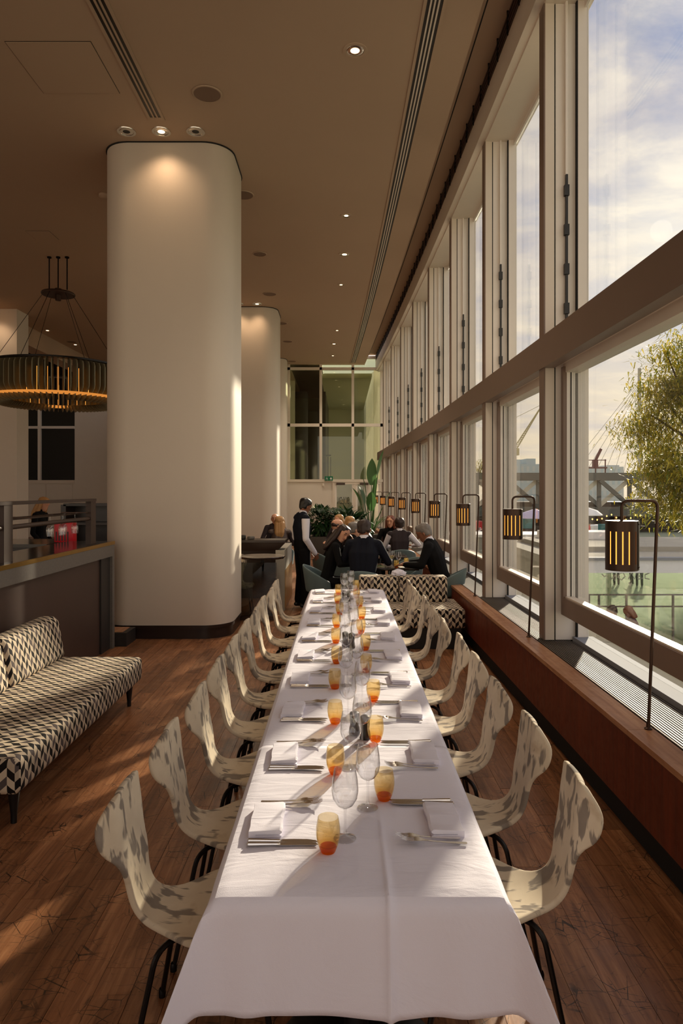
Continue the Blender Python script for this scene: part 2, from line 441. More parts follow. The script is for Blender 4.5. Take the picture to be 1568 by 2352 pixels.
# ---- floor: boards run along the room; the nearest are parts, the rest one joined part
floor_o = struct('floor', MB().box(-16, 1.9, -8, 30, -.30, -.021), GAP)
PW = .135; random.seed(3)
plank_meshes = {}
far_planks = MB(); near = []
col = -60
x = -15.9
while x < 1.62:
    y = -8 + random.random()*1.2
    while y < 29.5:
        L = random.choice((1.05, 1.35, 1.65, 1.95))
        yc = y+L/2; xc = x+PW/2
        dist = sqrt(xc*xc+yc*yc)
        if -3.2 < xc and y+L > 1.9 and y < 9.6 and abs(xc) < .62*max(yc, 1.5)+.6: near.append((dist, x, y, L))
        else: far_planks.box(x+.001, x+PW-.001, y+.001, y+L-.001, -.02, random.uniform(-.0012, 0))
        y += L
    x += PW
near.sort()
for i, (q, x, y, L) in enumerate(near):
    if i < 296:
        if L not in plank_meshes:
            mb = MB(); mb.box(.001, PW-.001, .001, L-.001, -.02, 0); plank_meshes[L] = asmesh(mb, 'plank', False)
        obj('plank', plank_meshes[L], FLOOR, floor_o, (x, y, random.uniform(-.0012, 0)))
    else: far_planks.box(x+.001, x+PW-.001, y+.001, y+L-.001, -.02, random.uniform(-.0012, 0))
obj('distant_planks', far_planks, FLOOR, floor_o, kind='stuff', smooth=False)

# ---- ceiling slab with the bowed edge, raised cove beyond it
def strip(fx0, fx1, z0, z1, ys):
    """slab between two bowed edges"""
    mb = MB()
    for a, b in zip(ys, ys[1:]):
        vs = [(fx0(a), a, z0), (fx1(a), a, z0), (fx1(b), b, z0), (fx0(b), b, z0), (fx0(a), a, z1), (fx1(a), a, z1), (fx1(b), b, z1), (fx0(b), b, z1)]
        mb.add(vs, [(0,3,2,1),(4,5,6,7),(1,2,6,5),(3,0,4,7)]+([(0,1,5,4)] if a == ys[0] else [])+([(2,3,7,6)] if b == ys[-1] else []))
    return mb
YS = [-8+i*1.0 for i in range(32)]+[23.6]
ceil_o = struct('ceiling', strip(lambda y: -8.3, lambda y: 1.265+cx(y), CEIL, CEIL+.30, YS), CEILP)
obj('cove_ceiling', strip(lambda y: .9, lambda y: 2.3+cx(y), CEIL+.34, CEIL+.55, YS), CEILP, ceil_o, smooth=False)
obj('cove_joint', strip(lambda y: 1.40+cx(y), lambda y: 1.412+cx(y), CEIL+.335, CEIL+.342, YS), GAP, ceil_o, smooth=False)
obj('bulkhead', MB().box(-8.75, -8.3, 9, 23.6, CEIL-.5, CEIL+.3), CEILP, ceil_o, smooth=False)
obj('upper_ceiling', MB().box(-16, -8.75, -8, 30, CEIL+1.3, CEIL+1.5), CEILP, ceil_o, smooth=False)
obj('upper_slab', MB().box(-8.3, -1.9, 23.6, 30, CEIL, CEIL+.3), CEILP, ceil_o, smooth=False)
# louvre box above the window head
lv = struct('trim_1', strip(lambda y: 1.66+cx(y), lambda y: 1.69+cx(y), CEIL+.10, CEIL+.36, YS), DWOOD)
for k in range(4):
    obj('louvre_slat', strip(lambda y: 1.635+cx(y), lambda y: 1.66+cx(y), CEIL+.13+k*.055, CEIL+.15+k*.055, YS), BARP, lv, smooth=False)
cab = asmesh(MB().tube([(0, 0, .0), (.006, .01, -.08), (-.004, 0, -.16), (.004, .006, -.24)], .011, 5), 'cable')
for k in range(46):
    y = 4.6+k*.41
    obj('blind_cable', cab, BLACK, lv, (1.632+cx(y), y, CEIL+.345))

# ---- window wall
NEAR = [-5.7, -3.43, -1.16, 1.10, 3.20, 5.73, 8.0, 10.27, 12.54, 14.81, 17.08, 19.35, 21.62, 23.45]
TB, TT = 2.88, 3.15                     # middle transom
HB = CAMZ+4.10                          # underside of the head
def wp(y): return Vector((cx(y), y, 0))
trans = struct('trim_2', strip(lambda y: 1.70+cx(y), lambda y: 1.80+cx(y), TB, TT, YS), BROWN)
obj('transom_soffit', strip(lambda y: 1.80+cx(y), lambda y: 2.12+cx(y), TB+.03, TT-.03, YS), CREAM, trans, smooth=False)
obj('transom_groove', strip(lambda y: 1.90+cx(y), lambda y: 1.91+cx(y), TB+.025, TB+.04, YS), GAP, trans, smooth=False)
head = struct('trim_3', strip(lambda y: 1.64+cx(y), lambda y: 1.72+cx(y), HB+.02, CEIL+.12, YS), CREAM)
obj('head_soffit', strip(lambda y: 1.72+cx(y), lambda y: 2.12+cx(y), HB, HB+.08, YS), CREAM, head, smooth=False)
obj('head_wall', strip(lambda y: 1.72+cx(y), lambda y: 2.12+cx(y), HB+.08, CEIL+.5, YS), PLASTER, head, smooth=False)
SZ = .59
for i, (a, b) in enumerate(zip(NEAR, NEAR[1:])):
    pa, pb = wp(a), wp(b); L = (pb-pa).length; rz = -atan2(pb.x-pa.x, pb.y-pa.y)
    wn = struct('window_%d' % (i+1), loc=pa, rz=rz)
    vis = 2 <= i
    def part(nm, x0, x1, y0, y1, z0, z1, m): return obj(nm, MB().box(x0, x1, y0, y1, z0, z1), m, wn, smooth=False)
    # mullion at the near end of the bay
    part('mullion_cover', 1.71, 1.722, -.004, .124, SZ, HB, BROWN)
    part('mullion', 1.722, 1.80, 0, .12, SZ, HB, CREAM)
    part('mullion_joint', 1.80, 1.812, .012, .108, SZ, HB, GAP)
    part('mullion_back', 1.812, 2.09, 0.004, .116, SZ, HB, CREAM2)
    # sides seen from the room: a fluted channel beside the glass, on both sides of the bay
    for (y0, y1, s) in ((.116, .15, 1), (L-.03, L+.004, -1)):
        part('glazing_channel', 1.985, 2.075, y0, y1, SZ, HB, CREAM2)
        part('channel_groove', 1.975, 1.986, y0, y1, SZ, HB, GAP)
    yl, yr = .15, L-.03
    # upper light: pane, thin bead, opening rod (white above, black chain below)
    part('upper_pane', 2.062, 2.068, yl, yr, TT-.03, HB, GLASS)
    part('upper_bead', 2.04, 2.06, yl, yr, TT-.03, TT+.035, CREAM2)
    part('upper_bead', 2.04, 2.06, yl, yr, HB-.06, HB, CREAM2)
    part('rod_cover', 1.885, 1.905, L-.022, L+.0035, TT+1.35, HB, CREAM2)
    ch = part('opening_chain', 1.888, 1.906, L-.02, L+.0035, TT+.02, TT+1.35, BLACK)
    for k in range(4): obj('chain_bracket', MB().box(1.876, 1.915, L-.03, L+.0035, TT+.18+k*.33, TT+.27+k*.33), BLACK, ch, smooth=False)
    # lower opening sash standing proud of the fixed light
    ys0, ys1 = .135, L-.012
    part('sash_bottom_rail', 1.85, 1.95, ys0, ys1, .81, .955, BROWN)
    part('sash_bead', 1.865, 1.935, ys0+.05, ys1-.05, .955, .968, CREAM)
    part('sash_top_rail', 1.87, 2.0, ys0, ys1, TB-.05, TB+.03, CREAM)
    for (y0, y1) in ((ys0, ys0+.055), (ys1-.055, ys1)):
        part('sash_stile', 1.85, 1.88, y0, y1, .955, TB, BROWN)
        part('sash_stile_inner', 1.88, 1.95, y0, y1, .955, TB, CREAM2)
        part('sash_gasket', 1.91, 1.918, y0-.004, y1+.004, .955, TB, GAP)
    part('sash_pane', 1.925, 1.931, ys0+.05, ys1-.05, .96, TB, GLASS)
    part('low_pane', 2.062, 2.068, yl, yr, SZ+.03, .82, GLASS)
    part('inner_sill', 1.95, 2.12, yl-.03, yr+.03, SZ-.02, SZ+.03, MIRR)
    part('outer_ledge', 2.12, 2.34, 0, L, SZ-.12, SZ-.02, LEDGE)

# ---- window bench: veneer front panels, sill boards, grille
bench = struct('trim_4', strip(lambda y: 1.56+cx(y), lambda y: 2.10+cx(y), .0, .17, YS), GAP)
obj('bench_carcass', strip(lambda y: 1.53+cx(y), lambda y: 2.08+cx(y), .17, SZ-.045, YS), GAP, bench, smooth=False)
def curved_piece(nm, x0, x1, y0, y1, z0, z1, m, par):
    n = 3; return obj(nm, strip(lambda y: x0+cx(y), lambda y: x1+cx(y), z0, z1, [y0+(y1-y0)*k/n for k in range(n+1)]), m, par, smooth=False)
y = 1.33
while y < 23.3:
    curved_piece('sill_board', 1.50, 1.645, y+.0015, min(y+2.26, 23.4)-.0015, SZ-.03, SZ, SILLW, bench)
    for k in range(2):
        curved_piece('veneer_panel', 1.508, 1.53, y+k*1.13+.001, min(y+k*1.13+1.13, 23.4)-.001, .17, SZ-.03, PANEL, bench)
    y += 2.26
gm = MB()
for k in range(15):
    x0 = 1.665+k*.0185
    g = strip(lambda y: x0+cx(y), lambda y: x0+.009+cx(y), SZ-.022, SZ-.004, YS[6:])
    gm.add(g.v, g.f)
obj('grille_slats', gm, SLATM, bench, kind='stuff', smooth=False)
y = 1.33
while y < 23.4:
    curved_piece('grille_crossbar', 1.648, 1.95, y, y+.016, SZ-.03, SZ-.01, BLACK, bench); y += 2.26/3

# ---- pillars
def rrect(x0, x1, y0, y1, r, n=10):
    pts = []
    for (cxx, cyy, a) in ((x1-r, y0+r, -pi/2), (x1-r, y1-r, 0), (x0+r, y1-r, pi/2), (x0+r, y0+r, pi)):
        for k in range(n+1): pts.append((cxx+r*cos(a+pi/2*k/n), cyy+r*sin(a+pi/2*k/n)))
    return pts
def pillar(x0, x1, y0, y1, r, label, base=True):
    p = thing('pillar', label, 'pillar', ((x0+x1)/2, (y0+y1)/2, 0))
    X, Y = (x1-x0)/2, (y1-y0)/2
    obj('shaft', MB().prism(rrect(-X, X, -Y, Y, r), .0 if not base else .17, CEIL-.012), PILLARP, p)
    obj('top_shadow_gap', MB().prism(rrect(-X-.012, X+.012, -Y-.012, Y+.012, r), CEIL-.012, CEIL), GAP, p)
    if base:
        obj('skirting', MB().prism(rrect(-X+.015, X-.015, -Y+.015, Y-.015, r), 0, .13), DWOOD, p)
        obj('skirting_cap', MB().prism(rrect(-X-.004, X+.004, -Y-.004, Y+.004, r), .13, .17), DWOOD, p)
pillar(-3.03, -1.40, 8.48, 9.75, .36, 'broad white rounded pillar with dark skirting beside the bar')
pillar(-3.25, -1.56, 16.1, 17.4, .36, 'white rounded pillar behind the dark counter and standing waiter')
pillar(-3.4, -1.86, 22.3, 23.3, .36, 'slim sliver of white rounded pillar against the glazed end wall')
pl = thing('square_pillar', 'square cream pillar standing behind the bar and ring chandelier', 'pillar', (-8.6, 16.6, 0))
obj('shaft', MB().box(-.82, .82, -.3, .3, 0, CEIL), PLASTER, pl, smooth=False)

# ---- end wall with tinted glazing and a door
FD = 23.5; K = FD/1568
def fx(px): return (px-787)*K
def fz(py): return CAMZ-(py-1126)*K
wl = struct('wall_end', MB().box(-3.4, fx(763), FD, FD+.2, 0, fz(1106)), PLASTER)
def fp(nm, x0, x1, y0, y1, m, d0=0, d1=.06, par=None): return obj(nm, MB().box(fx(x0), fx(x1), FD+d0, FD+d1, fz(y1), fz(y0)), m, par or wl, smooth=False)
wf = struct('window_20', MB().box(fx(655), fx(666), FD-.03, FD+.08, fz(1106), CEIL+.4), CREAM)
for (a, b) in ((733.5, 739.5), (807, 813), (873, 880)): fp('frame_post', a, b, 820, 1106, CREAM, -.03, .08, wf)
fp('frame_rail', 660, 880, 844, 850, CREAM, -.03, .08, wf); fp('frame_rail', 660, 880, 973, 980, CREAM, -.03, .08, wf)
fp('frame_rail', 660, 880, 1101, 1107, CREAM, -.04, .08, wf); fp('frame_rail', 810, 880, 818, 824, CREAM, -.03, .08, wf)
for (a, b) in ((666, 733.5), (739.5, 807), (813, 873)):
    for (c, e) in ((820, 844), (850, 973), (980, 1101)): fp('pane', a, b, c, e, GGLASS, .02, .03, wf)
dr = struct('door_1', MB().box(fx(763), fx(769), FD-.02, FD+.1, 0, fz(1107)), CREAM)
for (a, b) in ((812, 817), (844, 849), (872, 880)): fp('door_post', a, b, 1112, 1249, CREAM, -.02, .1, dr)
fp('door_head', 769, 880, 1107, 1112, CREAM, -.025, .1, dr); fp('door_closer', 772, 792, 1109, 1114, BARP, -.09, -.02, dr); fp('door_closer', 826, 846, 1109, 1114, BARP, -.09, -.02, dr)
for (a, b) in ((769, 812), (817, 844), (849, 872)):
    fp('door_leaf_frame', a, a+4, 1112, 1249, CREAM2, .0, .06, dr); fp('door_leaf_frame', b-4, b, 1112, 1249, CREAM2, .0, .06, dr)
    fp('door_pane', a+4, b-4, 1112, 1249, glassy('door glass', (.9, .9, .84), .05) if a == 769 else MATS['door glass'], .02, .03, dr)
fc = bpy.data.curves.new('lettering', 'FONT'); fc.body = 'SKYLON'; fc.size = .30; fc.extrude = .002; fc.align_x = 'CENTER'
to = bpy.data.objects.new('tmp', fc); COL.objects.link(to)
dg = bpy.context.evaluated_depsgraph_get(); dg.update(); tm = bpy.data.meshes.new_from_object(to.evaluated_get(dg)); bpy.data.objects.remove(to)
lo = obj('lettering', tm, BLACK, dr, (fx(788), FD-.012, fz(1158)), (pi/2, 0, 0)); lo.scale = (-.36, 1.2, 1)
# hall seen through the tinted glass
hall = struct('wall_hall', MB().box(-4.2, 2.6, 33, 33.2, -.02, 7.5), flat('hall plaster', (176, 172, 146), .8))
obj('hall_ceiling', MB().box(-.75, 1.0, FD+.25, 33, 5.75, 5.9), MATS['hall plaster'], hall, smooth=False)
obj('hall_dark_ceiling', MB().box(-4.2, -.75, FD+.25, 33, 6.3, 6.5), DWOOD, hall, smooth=False)
obj('hall_pier', MB().box(-.86, -.68, 27, 33, 0, 6.3), DWOOD, hall, smooth=False)
obj('hall_side_wall', MB().box(-4.2, -4.0, FD+.25, 33, -.02, 6.5), MATS['hall plaster'], hall, smooth=False)
obj('hall_floor', MB().box(-4.2, 2.6, FD+.2, 33, -.3, -.02), PAVE, hall, smooth=False)
for k in range(9):
    y = FD+.7+k*1.0; obj('hall_fin', MB().box(.95+cx(y)*.2+.25, 1.35, y, y+.1, 0, 6.2), CREAM2, hall, smooth=False)
obj('hall_stair_rail', MB().box(-.72, -.45, 26.0, 26.05, 3.15, 3.2), BLACK, hall, smooth=False)
for k in range(5): obj('hall_baluster', MB().box(-.9+k*.1, -.87+k*.1, 26+k*.3, 26.03+k*.3, 2.1, 3.17), BLACK, hall, smooth=False)

# ---- left: bar side walls, dark glazing
lw_ = struct('wall_left', MB().box(-16, -15.8, -8, 30, 0, CEIL+1.5), PLASTER)
bw = struct('wall_back', MB().box(-10.6, -1.9, 27, 27.2, 0, CEIL+1.5), PLASTER)
obj('low_panel_wall', MB().box(-15.8, -10.6, 27.0, 27.2, 0, 2.25), PLASTER, bw, smooth=False)
obj('panel_rail', MB().box(-12.8, -10.6, 26.95, 27.0, 2.12, 2.25), CREAM, bw, smooth=False)
for xx in (-12.75, -11.7): obj('wall_panel', MB().box(xx, xx+1.02, 26.96, 27.0, .1, 2.08), PLASTER, bw, smooth=False)
dw = struct('window_21', MB().box(-12.02, -11.9, 26.9, 27.05, 2.25, CEIL+1.3), CREAM2)
obj('dark_pane', MB().box(-15.8, -12.02, 27.0, 27.05, 2.25, CEIL+1.3), DARKGL, dw, smooth=False)
obj('dark_pane', MB().box(-11.9, -10.6, 27.0, 27.05, 2.25, CEIL+1.3), DARKGL, dw, smooth=False)
obj('frame_rail', MB().box(-15.8, -10.6, 26.92, 27.0, 4.28, 4.38), CREAM2, dw, smooth=False)
obj('step_platform', MB().box(-3.9, -2.56, 8.08, 8.44, 0, .16), DSTONE, floor_o, smooth=False)
obj('step_tread', MB().box(-3.9, -2.62, 8.12, 8.42, .16, .165), SILLW, floor_o, smooth=False)
# ================================================================ CEILING FITTINGS
def diffuser(y0, y1, xc, wd, n, curved, label):
    th = thing('linear_air_diffuser', label, 'air vent', (0, 0, CEIL))
    ys = [y0+(y1-y0)*k/12 for k in range(13)]; f = cx if curved else (lambda y: 0)
    def st(nm, a, b, z0, z1, m): return obj(nm, strip(lambda y: xc+a+f(y), lambda y: xc+b+f(y), z0, z1, ys), m, th, smooth=False)
    st('backing', -wd/2, wd/2, -.003, 0, BLACK)
    e = .03; st('border', -wd/2, -wd/2+e, -.012, -.002, CEILP); st('border', wd/2-e, wd/2, -.012, -.002, CEILP)
    p = (wd-2*e)/n; sl = p*.42
    for k in range(1, n): st('slat', -wd/2+e+k*p-sl/2, -wd/2+e+k*p+sl/2, -.012, -.002, CREAM if curved else CEILP)
    for yy in (y0, y1):
        obj('end_cap', MB().box(xc-wd/2+f(yy), xc+wd/2+f(yy), yy-.03, yy+.03, -.0125, -.002), CEILP, th, smooth=False)
diffuser(4.0, 23.2, .84, .205, 4, True, 'long four-slot air diffuser running beside the window wall')
diffuser(4.2, 7.95, -2.17, .19, 3, False, 'three-slot air diffuser ending above the broad pillar')
diffuser(11.6, 15.55, -2.42, .19, 3, False, 'short three-slot air diffuser ending above the second pillar')
ht = thing('access_hatch', 'large square access hatch flush in the brown ceiling', 'hatch', (-2.845, 7.015, CEIL))
obj('seam', MB().box(-.417, .417, -.432, .432, -.003, 0), DWOOD, ht, smooth=False)
obj('panel', MB().box(-.411, .411, -.426, .426, -.006, -.002), CEILP, ht, smooth=False)
ht = thing('small_access_hatch', 'small square access hatch above the ring chandelier', 'hatch', (-5.1, 11.6, CEIL))
obj('seam', MB().box(-.2, .2, -.2, .2, -.003, 0), DWOOD, ht, smooth=False)
obj('panel', MB().box(-.194, .194, -.194, .194, -.006, -.002), CEILP, ht, smooth=False)
spk_r = asmesh(MB().lathe([(.155, 0), (.165, -.004), (.158, -.012), (.145, -.012)], 28), 'rim')
spk_g = asmesh(MB().disc(.146, -.010, 28, flip=True), 'grille')
SPK = [('rim', spk_r, CEILP), ('grille', spk_g, GREYG)]
for k, (x, y, s) in enumerate(((-1.48, 7.45, 1), (-1.46, 10.0, .98), (-1.52, 12.5, .8), (-1.61, 15.05, .95), (-1.58, 17.68, .9), (-1.60, 19.85, .9), (-1.70, 22.9, .9))):
    spawn(SPK, 'ceiling_speaker', '%s round ceiling speaker counted from the broad pillar' % ORD[k], 'speaker', (x, y, CEIL), 0, 'round ceiling speakers', (s, s, 1))
for (x, y) in ((-8.0, 17.1), (-7.9, 19.9), (-7.6, 22.6)):
    spawn(SPK, 'ceiling_speaker', 'round ceiling speaker over the room behind the bar', 'speaker', (x, y, CEIL), 0, 'ceiling speakers behind the bar', (.9, .9, 1))
# downlights: trim ring, chrome bowl, glowing bulb, and the light itself
def downlight(x, y, label, group, r=.075, lit=True, watts=60, chrome=False, spot=70):
    th = thing('downlight', label, 'ceiling light', (x, y, CEIL), 0, group)
    obj('trim_ring', MB().lathe([(r*1.35, 0), (r*1.32, -.008), (r, -.008), (r*.98, 0)], 24), CHROME if chrome else CEILP, th)
    obj('reflector', MB().lathe([(r*.98, -.002), (r*.9, -.006), (r*.5, -.0035)], 24), CHROME, th)
    obj('bulb', MB().disc(r*.5, -.004, 16, flip=True), WARMD if lit else BLACK, th)
    if lit and watts:
        L = bpy.data.lights.new('downlight_beam', 'SPOT'); L.energy = watts; L.color = (1, .66, .4) if chrome else (1, .82, .62); L.spot_size = radians(spot); L.spot_blend = .8; L.shadow_soft_size = .12
        lo = bpy.data.objects.new('downlight_beam', L); COL.objects.link(lo); lo.parent = th; lo.location = (0, 0, -.03)
for k, (x, y, s) in enumerate(((.12, 6.72, 1.2), (.055, 10.76, .9), (.032, 12.53, 1.2), (-.037, 14.38, .8), (-.153, 18.5, .8), (-.26, 20.2, 1.1), (-.32, 21.97, .8))):
    downlight(x, y, '%s small ceiling downlight in the row over the dining tables' % ORD[k], 'downlights over the tables', .075*s, True, 150, spot=110)
for k, x in enumerate((-2.61, -2.19, -1.776)):
    downlight(x, 8.24, ['chrome spotlight above the bar edge of the broad pillar', 'middle chrome spotlight above the broad pillar', 'chrome spotlight above the window edge of the broad pillar'][k], 'chrome spots over the broad pillar', .085, k == 1, 20, True, 130)
for k, x in enumerate((-2.42, -1.99)):
    downlight(x, 15.86, ['chrome spotlight above the middle of the second pillar', 'chrome spotlight above the window edge of the second pillar'][k], 'chrome spots over the second pillar', .085, True, 16, True, 120)
downlight(-8.3+.12, 15.95, 'spotlight washing the square cream pillar', 'spots behind the bar', .085, True, 24, True, 110)
for k, (x, y) in enumerate(((-8.0, 18.5), (-7.95, 20.3))):
    downlight(x, y, ['small lit downlight nearer the square cream pillar', 'small lit downlight farther behind the square cream pillar'][k], 'downlights behind the bar', .075, True, 60)
ss = thing('smoke_detector', 'small smoke detector on the ceiling beside the broad pillar', 'detector', (-3.5, 10.0, CEIL))
obj('body', MB().lathe([(.07, 0), (.07, -.03), (.05, -.05), (0, -.055)], 20), CEILP, ss)

# ---- ring chandelier
CHX, CHY = -5.28, 12.67; RZ0, RZ1 = CAMZ+1.66, CAMZ+2.27; RR = 1.28
cd = thing('ring_chandelier', 'large ring chandelier of radiating dark fins with amber glow', 'chandelier', (CHX, CHY, 0))
for k in (-1, 0, 1): obj('ceiling_rod', MB().tube([(k*.165, 0, CAMZ+3.72), (k*.165, 0, CEIL)], .012, 8).lathe([(.04, 0), (.04, .02)], 10, (k*.165, 0, CEIL-.02)), BLACKM, cd)
obj('hub_disc', MB().lathe([(0, 0), (.29, .0), (.3, .02), (.29, .04), (.06, .05), (.06, .12), (0, .12)], 28, (0, 0, CAMZ+3.62)).lathe([(.05, 0), (.05, -.1), (0, -.1)], 12, (0, 0, CAMZ+3.62)), BRONZE, cd)
for k in range(6):
    a = 2*pi*k/6+.35
    obj('suspension_wire', MB().tube([(.26*cos(a), .26*sin(a), CAMZ+3.63), (RR*.86*cos(a), RR*.86*sin(a), RZ1+.02)], .005, 5), BLACKM, cd)
finp = [(.78, .0), (.84, -.06), (1.02, -.10), (1.14, -.06), (1.28, .10), (1.30, .16), (1.30, .50), (1.27, .56), (1.15, .60), (1.02, .60), (1.0, .05), (.86, .02)]
fm = MB(); fm.prism(finp, -.008, .008, Matrix.Rotation(pi/2, 4, 'X')); fin = asmesh(fm, 'fin', False)
OLIVE = flat('olive bronze fin', (128, 122, 98), .5, .2, var=.1)
NF = 80
for k in range(NF): obj('fin', fin, OLIVE, cd, (0, 0, RZ0), (0, 0, 2*pi*k/NF))
obj('inner_ring', MB().lathe([(1.0, .0), (1.0, .03), (1.24, .03), (1.24, .0), (1.0, .0)], 64, (0, 0, RZ0)), WARM, cd)
obj('top_ring', MB().lathe([(1.05, .60), (1.05, .63), (1.2, .63), (1.2, .60), (1.05, .60)], 64, (0, 0, RZ0)), BLACKM, cd)
for k in range(40):
    a = 2*pi*(k+.5)/40
    obj('glow_tube', MB().tube([(1.1*cos(a), 1.1*sin(a), RZ0+.05), (1.1*cos(a), 1.1*sin(a), RZ0+.45)], .011, 6), AMBL, cd)

# ================================================================ BAR
BX, BE, BT = -2.69, 8.05, 1.25
bar = thing('bar_counter', 'dark bar counter with brass edge and granite border', 'bar', (BX, 5.5, 0))
def bp(nm, x0, x1, y0, y1, z0, z1, m, par=None): return obj(nm, MB().box(x0-BX, x1-BX, y0-5.5, y1-5.5, z0, z1), m, par or bar, smooth=False)
bp('front_panel', BX-.12, BX-.05, 1.0, BE-.12, 0, BT-.17, BARP)
bp('granite_fascia', BX-.14, BX, 1.0, BE, BT-.17, BT-.035, STONE)
bp('granite_end_post', BX-.14, BX, BE-.075, BE, 0, BT-.17, STONE)
bp('dark_reveal', BX-.13, BX-.03, BE-.36, BE-.075, 0, BT-.17, DSTONE)
bp('brass_edge', BX-.02, BX+.004, 1.0, BE+.004, BT-.035, BT+.002, BRASS)
bp('bar_top', BX-.55, BX-.02, 1.0, BE, BT-.035, BT, BARTOP)
bp('inner_body', BX-.55, BX-.15, 1.0, BE, 0, BT-.04, DSTONE)
bp('end_brass', BX-.55, BX, BE, BE+.004, 0, BT, BRASS)
RH = 1.725
rl = thing('bar_rail', 'brown metal gantry rail standing on the bar top', 'rail', (BX-.14, 5.5, BT))
def rp(nm, mb): return obj(nm, mb, BRONZE, rl, smooth=False)
RB = flat('brown rail metal', (66, 50, 42), .5, .2)
for y in (BE-.38, 5.72, 3.6): obj('post', MB().box(-.03, .03, y-5.5-.075, y-5.5+.075, 0, RH-BT), RB, rl, smooth=False)
obj('top_rail', MB().box(-.035, .035, 1.0-5.5, BE-.3-5.5, RH-BT, RH-BT+.03), RB, rl, smooth=False)
obj('tube_rail', MB().tube([(-.0, 1-5.5, RH-BT-.19), (-.0, BE-.36-5.5, RH-BT-.19)], .021, 12), RB, rl)
rk = thing('glass_hanging_rack', 'slim dark rack carrying upturned glasses over the bar', 'rack', (BX-.32, 6.2, 1.585))
for xx in (-.09, -.03, .03, .09): obj('rack_bar', MB().box(xx-.006, xx+.006, -2.2, 1.4, 0, .012), BRONZE, rk, smooth=False)
for yy in (-2.1, .0, 1.35): obj('rack_stay', MB().box(-.1, .19, yy-.01, yy+.01, .012, .024), BRONZE, rk, smooth=False)
wg = asmesh(MB().lathe([(0, .002), (.033, .001), (.034, .004), (.012, .008), (.0045, .016), (.004, .085), (.008, .093), (.026, .107), (.037, .127), (.041, .15), (.039, .18), (.034, .215), (.0345, .215), (.0395, .18), (.0415, .15), (.0375, .1265), (.0265, .106), (.012, .094)], 28), 'wine_glass')
hg = [(BX-.32, 7.02), (BX-.26, 7.18), (BX-.32, 7.36), (BX-.26, 7.52)]
for k, (x, y) in enumerate(hg):
    o = obj('hanging_wine_glass', wg, WGLASS, loc=(x, y, 1.6)); o.rotation_euler = (pi, 0, 0); o.scale = (.9, .9, 1.05)
    tag(o, 'upturned clear wine glass hanging before the red box', 'wine glass', 'glasses hung before the red box')
for k, (x, y) in enumerate(((BX-.30, 5.55), (BX-.38, 5.4))):
    o = obj('hanging_wine_glass', wg, WGLASS, loc=(x, y, 1.6)); o.rotation_euler = (pi, 0, 0); o.scale = (1.25, 1.25, 1.15)
    tag(o, 'large upturned wine glass hanging before the square pillar', 'wine glass', 'large glasses hung over the bar')
bb = thing('back_bar_counter', 'low dark work counter behind the bar rail', 'counter', (-4.6, 8.3, 0))
obj('body', MB().box(-2.6, 1.1, -.3, .5, 0, 1.18), DWOOD, bb, smooth=False); obj('worktop', MB().box(-2.7, 1.15, -.34, .54, 1.18, 1.22), BARTOP, bb, smooth=False)
rb = thing('red_box', 'bright red display box on the counter behind the bar', 'box', (-3.36, 8.28, 1.22))
obj('shell', MB().bbox(-.12, .11, -.05, .07, 0, .235, .008, 2), REDP, rb)
for k in range(5): obj('slot', MB().box(-.10+k*.035, -.085+k*.035, -.053, -.049, .02, .13), DSTONE, rb, smooth=False)
bs = thing('back_shelf', 'dark shelf unit standing behind the red box', 'shelf', (-4.0, 11.0, 0))
for xx in (-.42, .62): obj('side', MB().box(xx-.04, xx+.04, -.2, .2, 0, 1.62), DWOOD, bs, smooth=False)
for z in (.5, .95, 1.3, 1.6): obj('shelf_board', MB().box(-.42, .62, -.2, .2, z, z+.04), DWOOD, bs, smooth=False)
obj('back_board', MB().box(-.42, .62, .16, .2, 0, 1.6), DWOOD, bs, smooth=False)
# ================================================================ LONG TABLE
TX0, TX1, TY0, TY1, TZ = -.348, .437, 1.84, 7.60, .75
TXC = (TX0+TX1)/2
for k, (a, b) in enumerate(((1.86, 3.75), (3.77, 5.66), (5.68, 7.58))):
    tb = thing('dining_table', ['square pedestal table under the cloth at the free end of the row', 'pedestal table under the cloth in the middle of the row', 'pedestal table under the cloth at the banquette end'][k], 'table', (TXC, (a+b)/2, 0), 0, 'tables under the white cloths')
    h = (b-a)/2
    obj('table_top', MB().box(-.375, .375, -h, h, TZ-.035, TZ-.006), DWOOD, tb, smooth=False)
    for s in (-1, 1):
        yy = s*(h-.37)
        obj('column', MB().lathe([(.045, .03), (.04, .1), (.04, TZ-.06), (.12, TZ-.036), (0, TZ-.036)], 20, (0, yy, 0)), BLACK, tb)
        obj('base_disc', MB().lathe([(.27, 0), (.272, .008), (.26, .014), (.1, .03), (0, .034)], 40, (0, yy, 0)), BLACK, tb)
